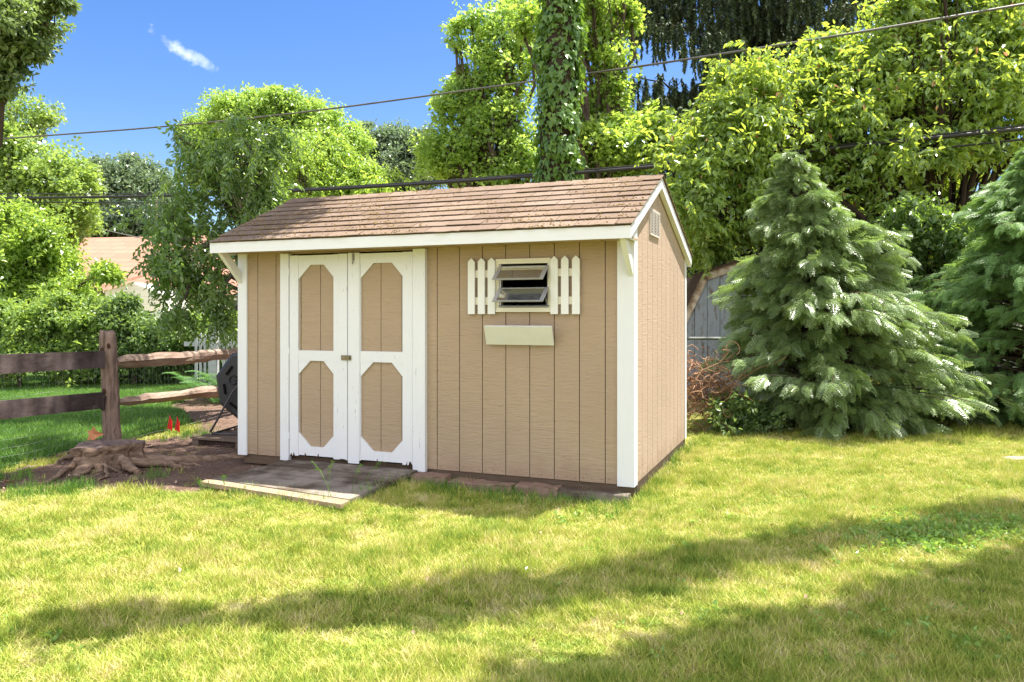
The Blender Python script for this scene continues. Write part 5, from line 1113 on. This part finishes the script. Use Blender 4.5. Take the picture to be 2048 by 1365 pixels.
# ------------------------------------------------------------------ grass
def tuft(n_, rad, h0, h1, wd, splay=.35):
    V, F4, F3 = [], [], []
    for q in range(n_):
        a_ = random.uniform(0, 6.28); r_ = rad * random.random() ** .5; bx, by = r_ * math.cos(a_), r_ * math.sin(a_); th = random.uniform(0, 6.28); h = random.uniform(h0, h1); ln_ = splay * random.uniform(.3, 1.6); d = random.uniform(0, 6.28)
        dx, dy = math.cos(d) * h * ln_, math.sin(d) * h * ln_; wx, wy = math.cos(th) * wd / 2, math.sin(th) * wd / 2; k = len(V)
        V += [[bx - wx, by - wy, -.005], [bx + wx, by + wy, -.005], [bx + dx * .35 + wx * .8, by + dy * .35 + wy * .8, h * .6], [bx + dx * .35 - wx * .8, by + dy * .35 - wy * .8, h * .6], [bx + dx, by + dy, h]]
        F4.append([k, k + 1, k + 2, k + 3]); F3.append([k + 3, k + 2, k + 4])
    return np.array(V), [np.array(F4), np.array(F3)]
def fnoise(x, y, s=1.0, sd=0):
    r_ = np.random.default_rng(100 + sd); o = np.zeros(np.shape(x))
    for q in range(14):
        f = s * 2 ** (q % 4) * .7; a_ = r_.uniform(0, 6.28); o = o + np.sin((x * math.cos(a_) + y * math.sin(a_)) * f * 2 + r_.uniform(0, 6.28)) / (1 + q % 4)
    return o / 4.5
def polydist(x, y, P):
    P = np.array([p[:2] for p in P]); d = np.full(np.shape(x), 1e9)
    for a, b_ in zip(P, np.roll(P, -1, 0)):
        ab = b_ - a; t = np.clip(((x - a[0]) * ab[0] + (y - a[1]) * ab[1]) / (ab @ ab + 1e-9), 0, 1); d = np.minimum(d, np.hypot(x - a[0] - ab[0] * t, y - a[1] - ab[1] * t))
    return d
RAMP = [s2w(-3.1, 0), s2w(-1.80, 0), gp(682, 1011, .0) , gp(402, 970, .0)]
Pt = [tuft(15, .030, .016, .050, .0036, .8) for _ in range(6)]; Pl = [tuft(12, .045, .07, .15, .0045, .35) for _ in range(4)]
def lay(name, Xs, Ys, protos, mat, smin=.8, smax=1.25, hs=None, tilt=.12):
    n = len(Xs); th = rng.uniform(0, 6.28, n); Rz = np.zeros((n, 3, 3)); Rz[:, 0, 0] = np.cos(th); Rz[:, 0, 1] = -np.sin(th); Rz[:, 1, 0] = np.sin(th); Rz[:, 1, 1] = np.cos(th); Rz[:, 2, 2] = 1 if hs is None else hs
    pos = np.stack([Xs, Ys, gz(Xs, Ys)], 1); k_ = rng.integers(0, len(protos), n); b = MB(); sc = rng.uniform(smin, smax, n)
    for j, pr in enumerate(protos):
        m = k_ == j
        if m.any(): replicate(b, pr, Rz[m], pos[m], sc[m])
    return tag(b.build(name, mat), kind='stuff')
n = 330000; Yq = 2.5 * (17 / 2.5) ** (rng.random(n) ** 1.12); Xq = (rng.random(n) * 2 - 1) * (.70 * Yq + 2.2)
sx, sy = w2s(Xq, Yq)
ok = ~((sx > -3.68) & (sx < -.0) & (sy > -.015) & (sy < 2.45)) & ~inpoly(Xq, Yq, RAMP) & ~((sx < -.4) & (sy > 2.0) & (Xq > -3.8))
dp = polydist(Xq, Yq, DP[::3]); ind = inpoly(Xq, Yq, DP[::2]); ok &= ~(ind & (dp > .10 * rng.random(n) ** 2)) | (ind & (rng.random(n) < .008))
near_dirt = ~ind & (dp < .5) & (rng.random(n) < .35 * (1 - dp / .5)); ok &= ~near_dirt
left = inpoly(Xq, Yq, TP[::2]); ok &= ~left
nz_ = fnoise(Xq, Yq, 1.2, 1); ok &= ~((nz_ < -.35) & (rng.random(n) < .35)); thin = fnoise(Xq, Yq, 5, 2); ok &= ~((thin < -.3) & (rng.random(n) < .5))
ok &= ~((sx < 0) & (sx > -1.84) & (sy > -.24) & (rng.random(n) < .9)); ok &= ~((sx < -1.5) & (sx > -3.4) & (sy < -1.0) & (sy > -1.62) & inpoly(Xq, Yq + .16, RAMP)); ok &= ~((Yq > 8.7) & (Xq > 2.8) & (rng.random(n) < .6))
Xa, Ya = Xq[ok], Yq[ok]; hs = (1 + .45 * fnoise(Xa, Ya, 2.2, 3)) * (1 + .4 * (fnoise(Xa, Ya, 7, 4))); hs = np.clip(hs, .35, 2.4) * rng.choice([1, 1, 1, 1.5], len(hs))
ex, ey = w2s(Xa, Ya); nearb = ((ex > .0) & (ex < .22) & (ey > -.2) & (ey < 2.6)) | ((ey < 0) & (ey > -.42) & (ex > -1.8) & (ex < .2)); hs = np.where(nearb, hs * 1.25, hs)
bigger = np.clip(1 + (Ya - 4) * .06, 1, 1.7)
print('lawn tufts', len(Xa))
lay('grass', Xa, Ya, Pt, M['grass'], .85, 1.2, hs)
# taller green grass at the shed foot, by the ramp and along the soil
pts = []
for _ in range(330):
    k_ = random.random()
    if k_ < .45: p = s2w(random.uniform(-1.85, .05), -abs(random.gauss(.08, .12)) - .16)
    elif k_ < .65: p = s2w(abs(random.gauss(.02, .06)) + .02, random.uniform(-.1, 2.5))
    elif k_ < .82:
        t = random.random(); a0, a1 = gp(690, 1012), gp(840, 950); p = a0 * (1 - t) + a1 * t + [random.uniform(.0, .15), random.uniform(-.06, .05), 0]
    else:
        t = random.random(); a0, a1 = gp(410, 985), gp(690, 1022); p = a0 * (1 - t) + a1 * t + [random.uniform(-.05, .05), random.uniform(-.12, .0), 0]
    pts.append(p[:2])
for u_, v_, s_, c_ in ((60, 990, .16, 90), (150, 985, .12, 40), (20, 960, .10, 25), (310, 955, .06, 12), (160, 975, .05, 12), (385, 875, .18, 60)):
    g_ = gp(u_, v_); pts += [(g_[0] + random.gauss(0, s_), g_[1] + random.gauss(0, s_)) for _ in range(c_)]
pts = np.array(pts); lay('tall_grass', pts[:, 0], pts[:, 1], Pl, M['grass_g'], .45, 1.0)
# neighbour lawn
n = 75000; Yq = rng.uniform(5.5, 16.5, n) ; Xq = rng.uniform(-13, -2.8, n); ok = inpoly(Xq, Yq, TP[::2]) & ~inpoly(Xq, Yq, DP[::2]) & (np.abs(Xq) < .70 * Yq + 2.0)
Xa, Ya = Xq[ok], Yq[ok]; print('turf tufts', len(Xa)); lay('turf_grass', Xa, Ya, Pt, M['grass_g'], 1.2, 1.8, 1.6 + .3 * fnoise(Xa, Ya, 2, 8))
# seed-head grasses by the ramp
for (u_, v_, hh, lx, lab) in ((668, 1016, .34, -.10, 'arching grass stalk with a seed head left of the ramp corner'), (700, 1008, .30, .05, 'upright grass stalk at the right front corner of the ramp'), (722, 990, .26, .10, 'leaning grass stalk against the right side of the ramp'), (655, 1020, .36, .02, 'tallest seed-head stalk in front of the ramp'), (455, 992, .16, -.02, 'short grass stalk before the pale ramp edge'), (412, 992, .12, -.03, 'small pale weed at the left front corner of the ramp')):
    c_ = gp(u_, v_); b = MB(); P = curve([0, 0, 0], [lx, 0, hh], .03, .0, 7); P[:, 0] += np.linspace(0, 1, 7) ** 2 * lx * .6; b.tube(P, .0016, 4, cap=False)
    for q in range(26): f = random.uniform(.68, 1); p = np.array([np.interp(f, np.linspace(0, 1, 7), P[:, k]) for k in range(3)]); e = p + rng.normal(0, 1, 3) * [.016, .01, .006] + [lx * .1, 0, -.004]; b.add(np.array([p, (p + e) / 2 + [0, 0, .002], e, (p + e) / 2 - [0, 0, .002]]), [(0, 1, 2, 3)])
    for q in range(4): e = np.array([random.uniform(-.08, .08), random.uniform(-.04, .04), random.uniform(.08, .16)]); b.add(np.array([[0, -.002, 0], [0, .002, 0], e * .6 + [0, .002, .03], e, e * .6 + [0, -.002, .03]]), [(0, 1, 2, 3, 4)])
    o = b.build('grass_stalk', M['grass_g']); o.location = (c_[0], c_[1], 0); tag(o, lab, 'grass stalk', 'seed-head grasses around the ramp')
# broadleaf weeds and clover in the lawn
wl = [cluster(7, .05, .055, .038, 6, flat=.25) for _ in range(3)]; pts = []
for _ in range(700): u_ = random.gauss(1900, 110); v_ = random.gauss(1075, 18) - (u_ - 1900) * .07; pts.append(gp(u_, v_) + [0, 0, random.uniform(.03, .06)])
for _ in range(150): u_, v_ = random.uniform(1050, 2040), random.uniform(960, 1340); pts.append(gp(u_, v_) + [0, 0, random.uniform(.02, .04)])
for _ in range(6): u_, v_ = random.uniform(0, 200), random.gauss(1270, 25); pts.append(gp(u_, v_) + [0, 0, .035])
patch('lawn_weeds', None, None, pts, wl, M['lf_weed'], .5, up=.2, kind='stuff')
# chips, pebbles and twigs on the soil
b = MB(); n = 9000; k = 0
x0, y0 = DP.min(0); x1_, y1_ = DP.max(0)
cx = rng.uniform(x0, x1_, n); cy = y0 + (y1_ - y0) * rng.random(n) ** 1.3; ok = inpoly(cx, cy, DP[::2]); sx, sy = w2s(cx, cy); ok &= ~((sx > -3.68) & (sy > 0)); cx, cy = cx[ok], cy[ok]
V, F = ICO[0]; Rm = frames(rng.normal(0, 1, (len(cx), 3)) * [1, 1, .2]); pr = (V * [1, .6, .4], [F]); replicate(b, pr, Rm, np.stack([cx, cy, gz(cx, cy) + .012], 1), rng.choice([.004, .006, .009, .014], len(cx), p=[.4, .35, .2, .05]))
s = MT('chip'); M['chip'] = s.set(s.ramp(s.island(), [(0, (.07, .045, .035)), (.55, (.19, .13, .10)), (1, (.42, .33, .27))]), .9, .1)
tag(b.build('wood_chips', M['chip']), kind='stuff')
b = MB()
for q in range(90):
    u_, v_ = random.choice([(random.uniform(0, 2048), random.uniform(900, 1360)), (random.uniform(0, 450), random.uniform(930, 1000))]); c_ = gp(u_, v_) ; V, F = leafshape(.034 * random.uniform(.5, 1.1), .018, .4, -.4); Rm = frames(rng.normal(0, 1, (1, 3)) * [1, 1, .2])[0]; b.addarr(V @ Rm.T + [c_[0], c_[1], .035 if v_ > 1000 else .02], [F])
tag(b.build('leaf_litter', M['paleleaf']), kind='stuff')
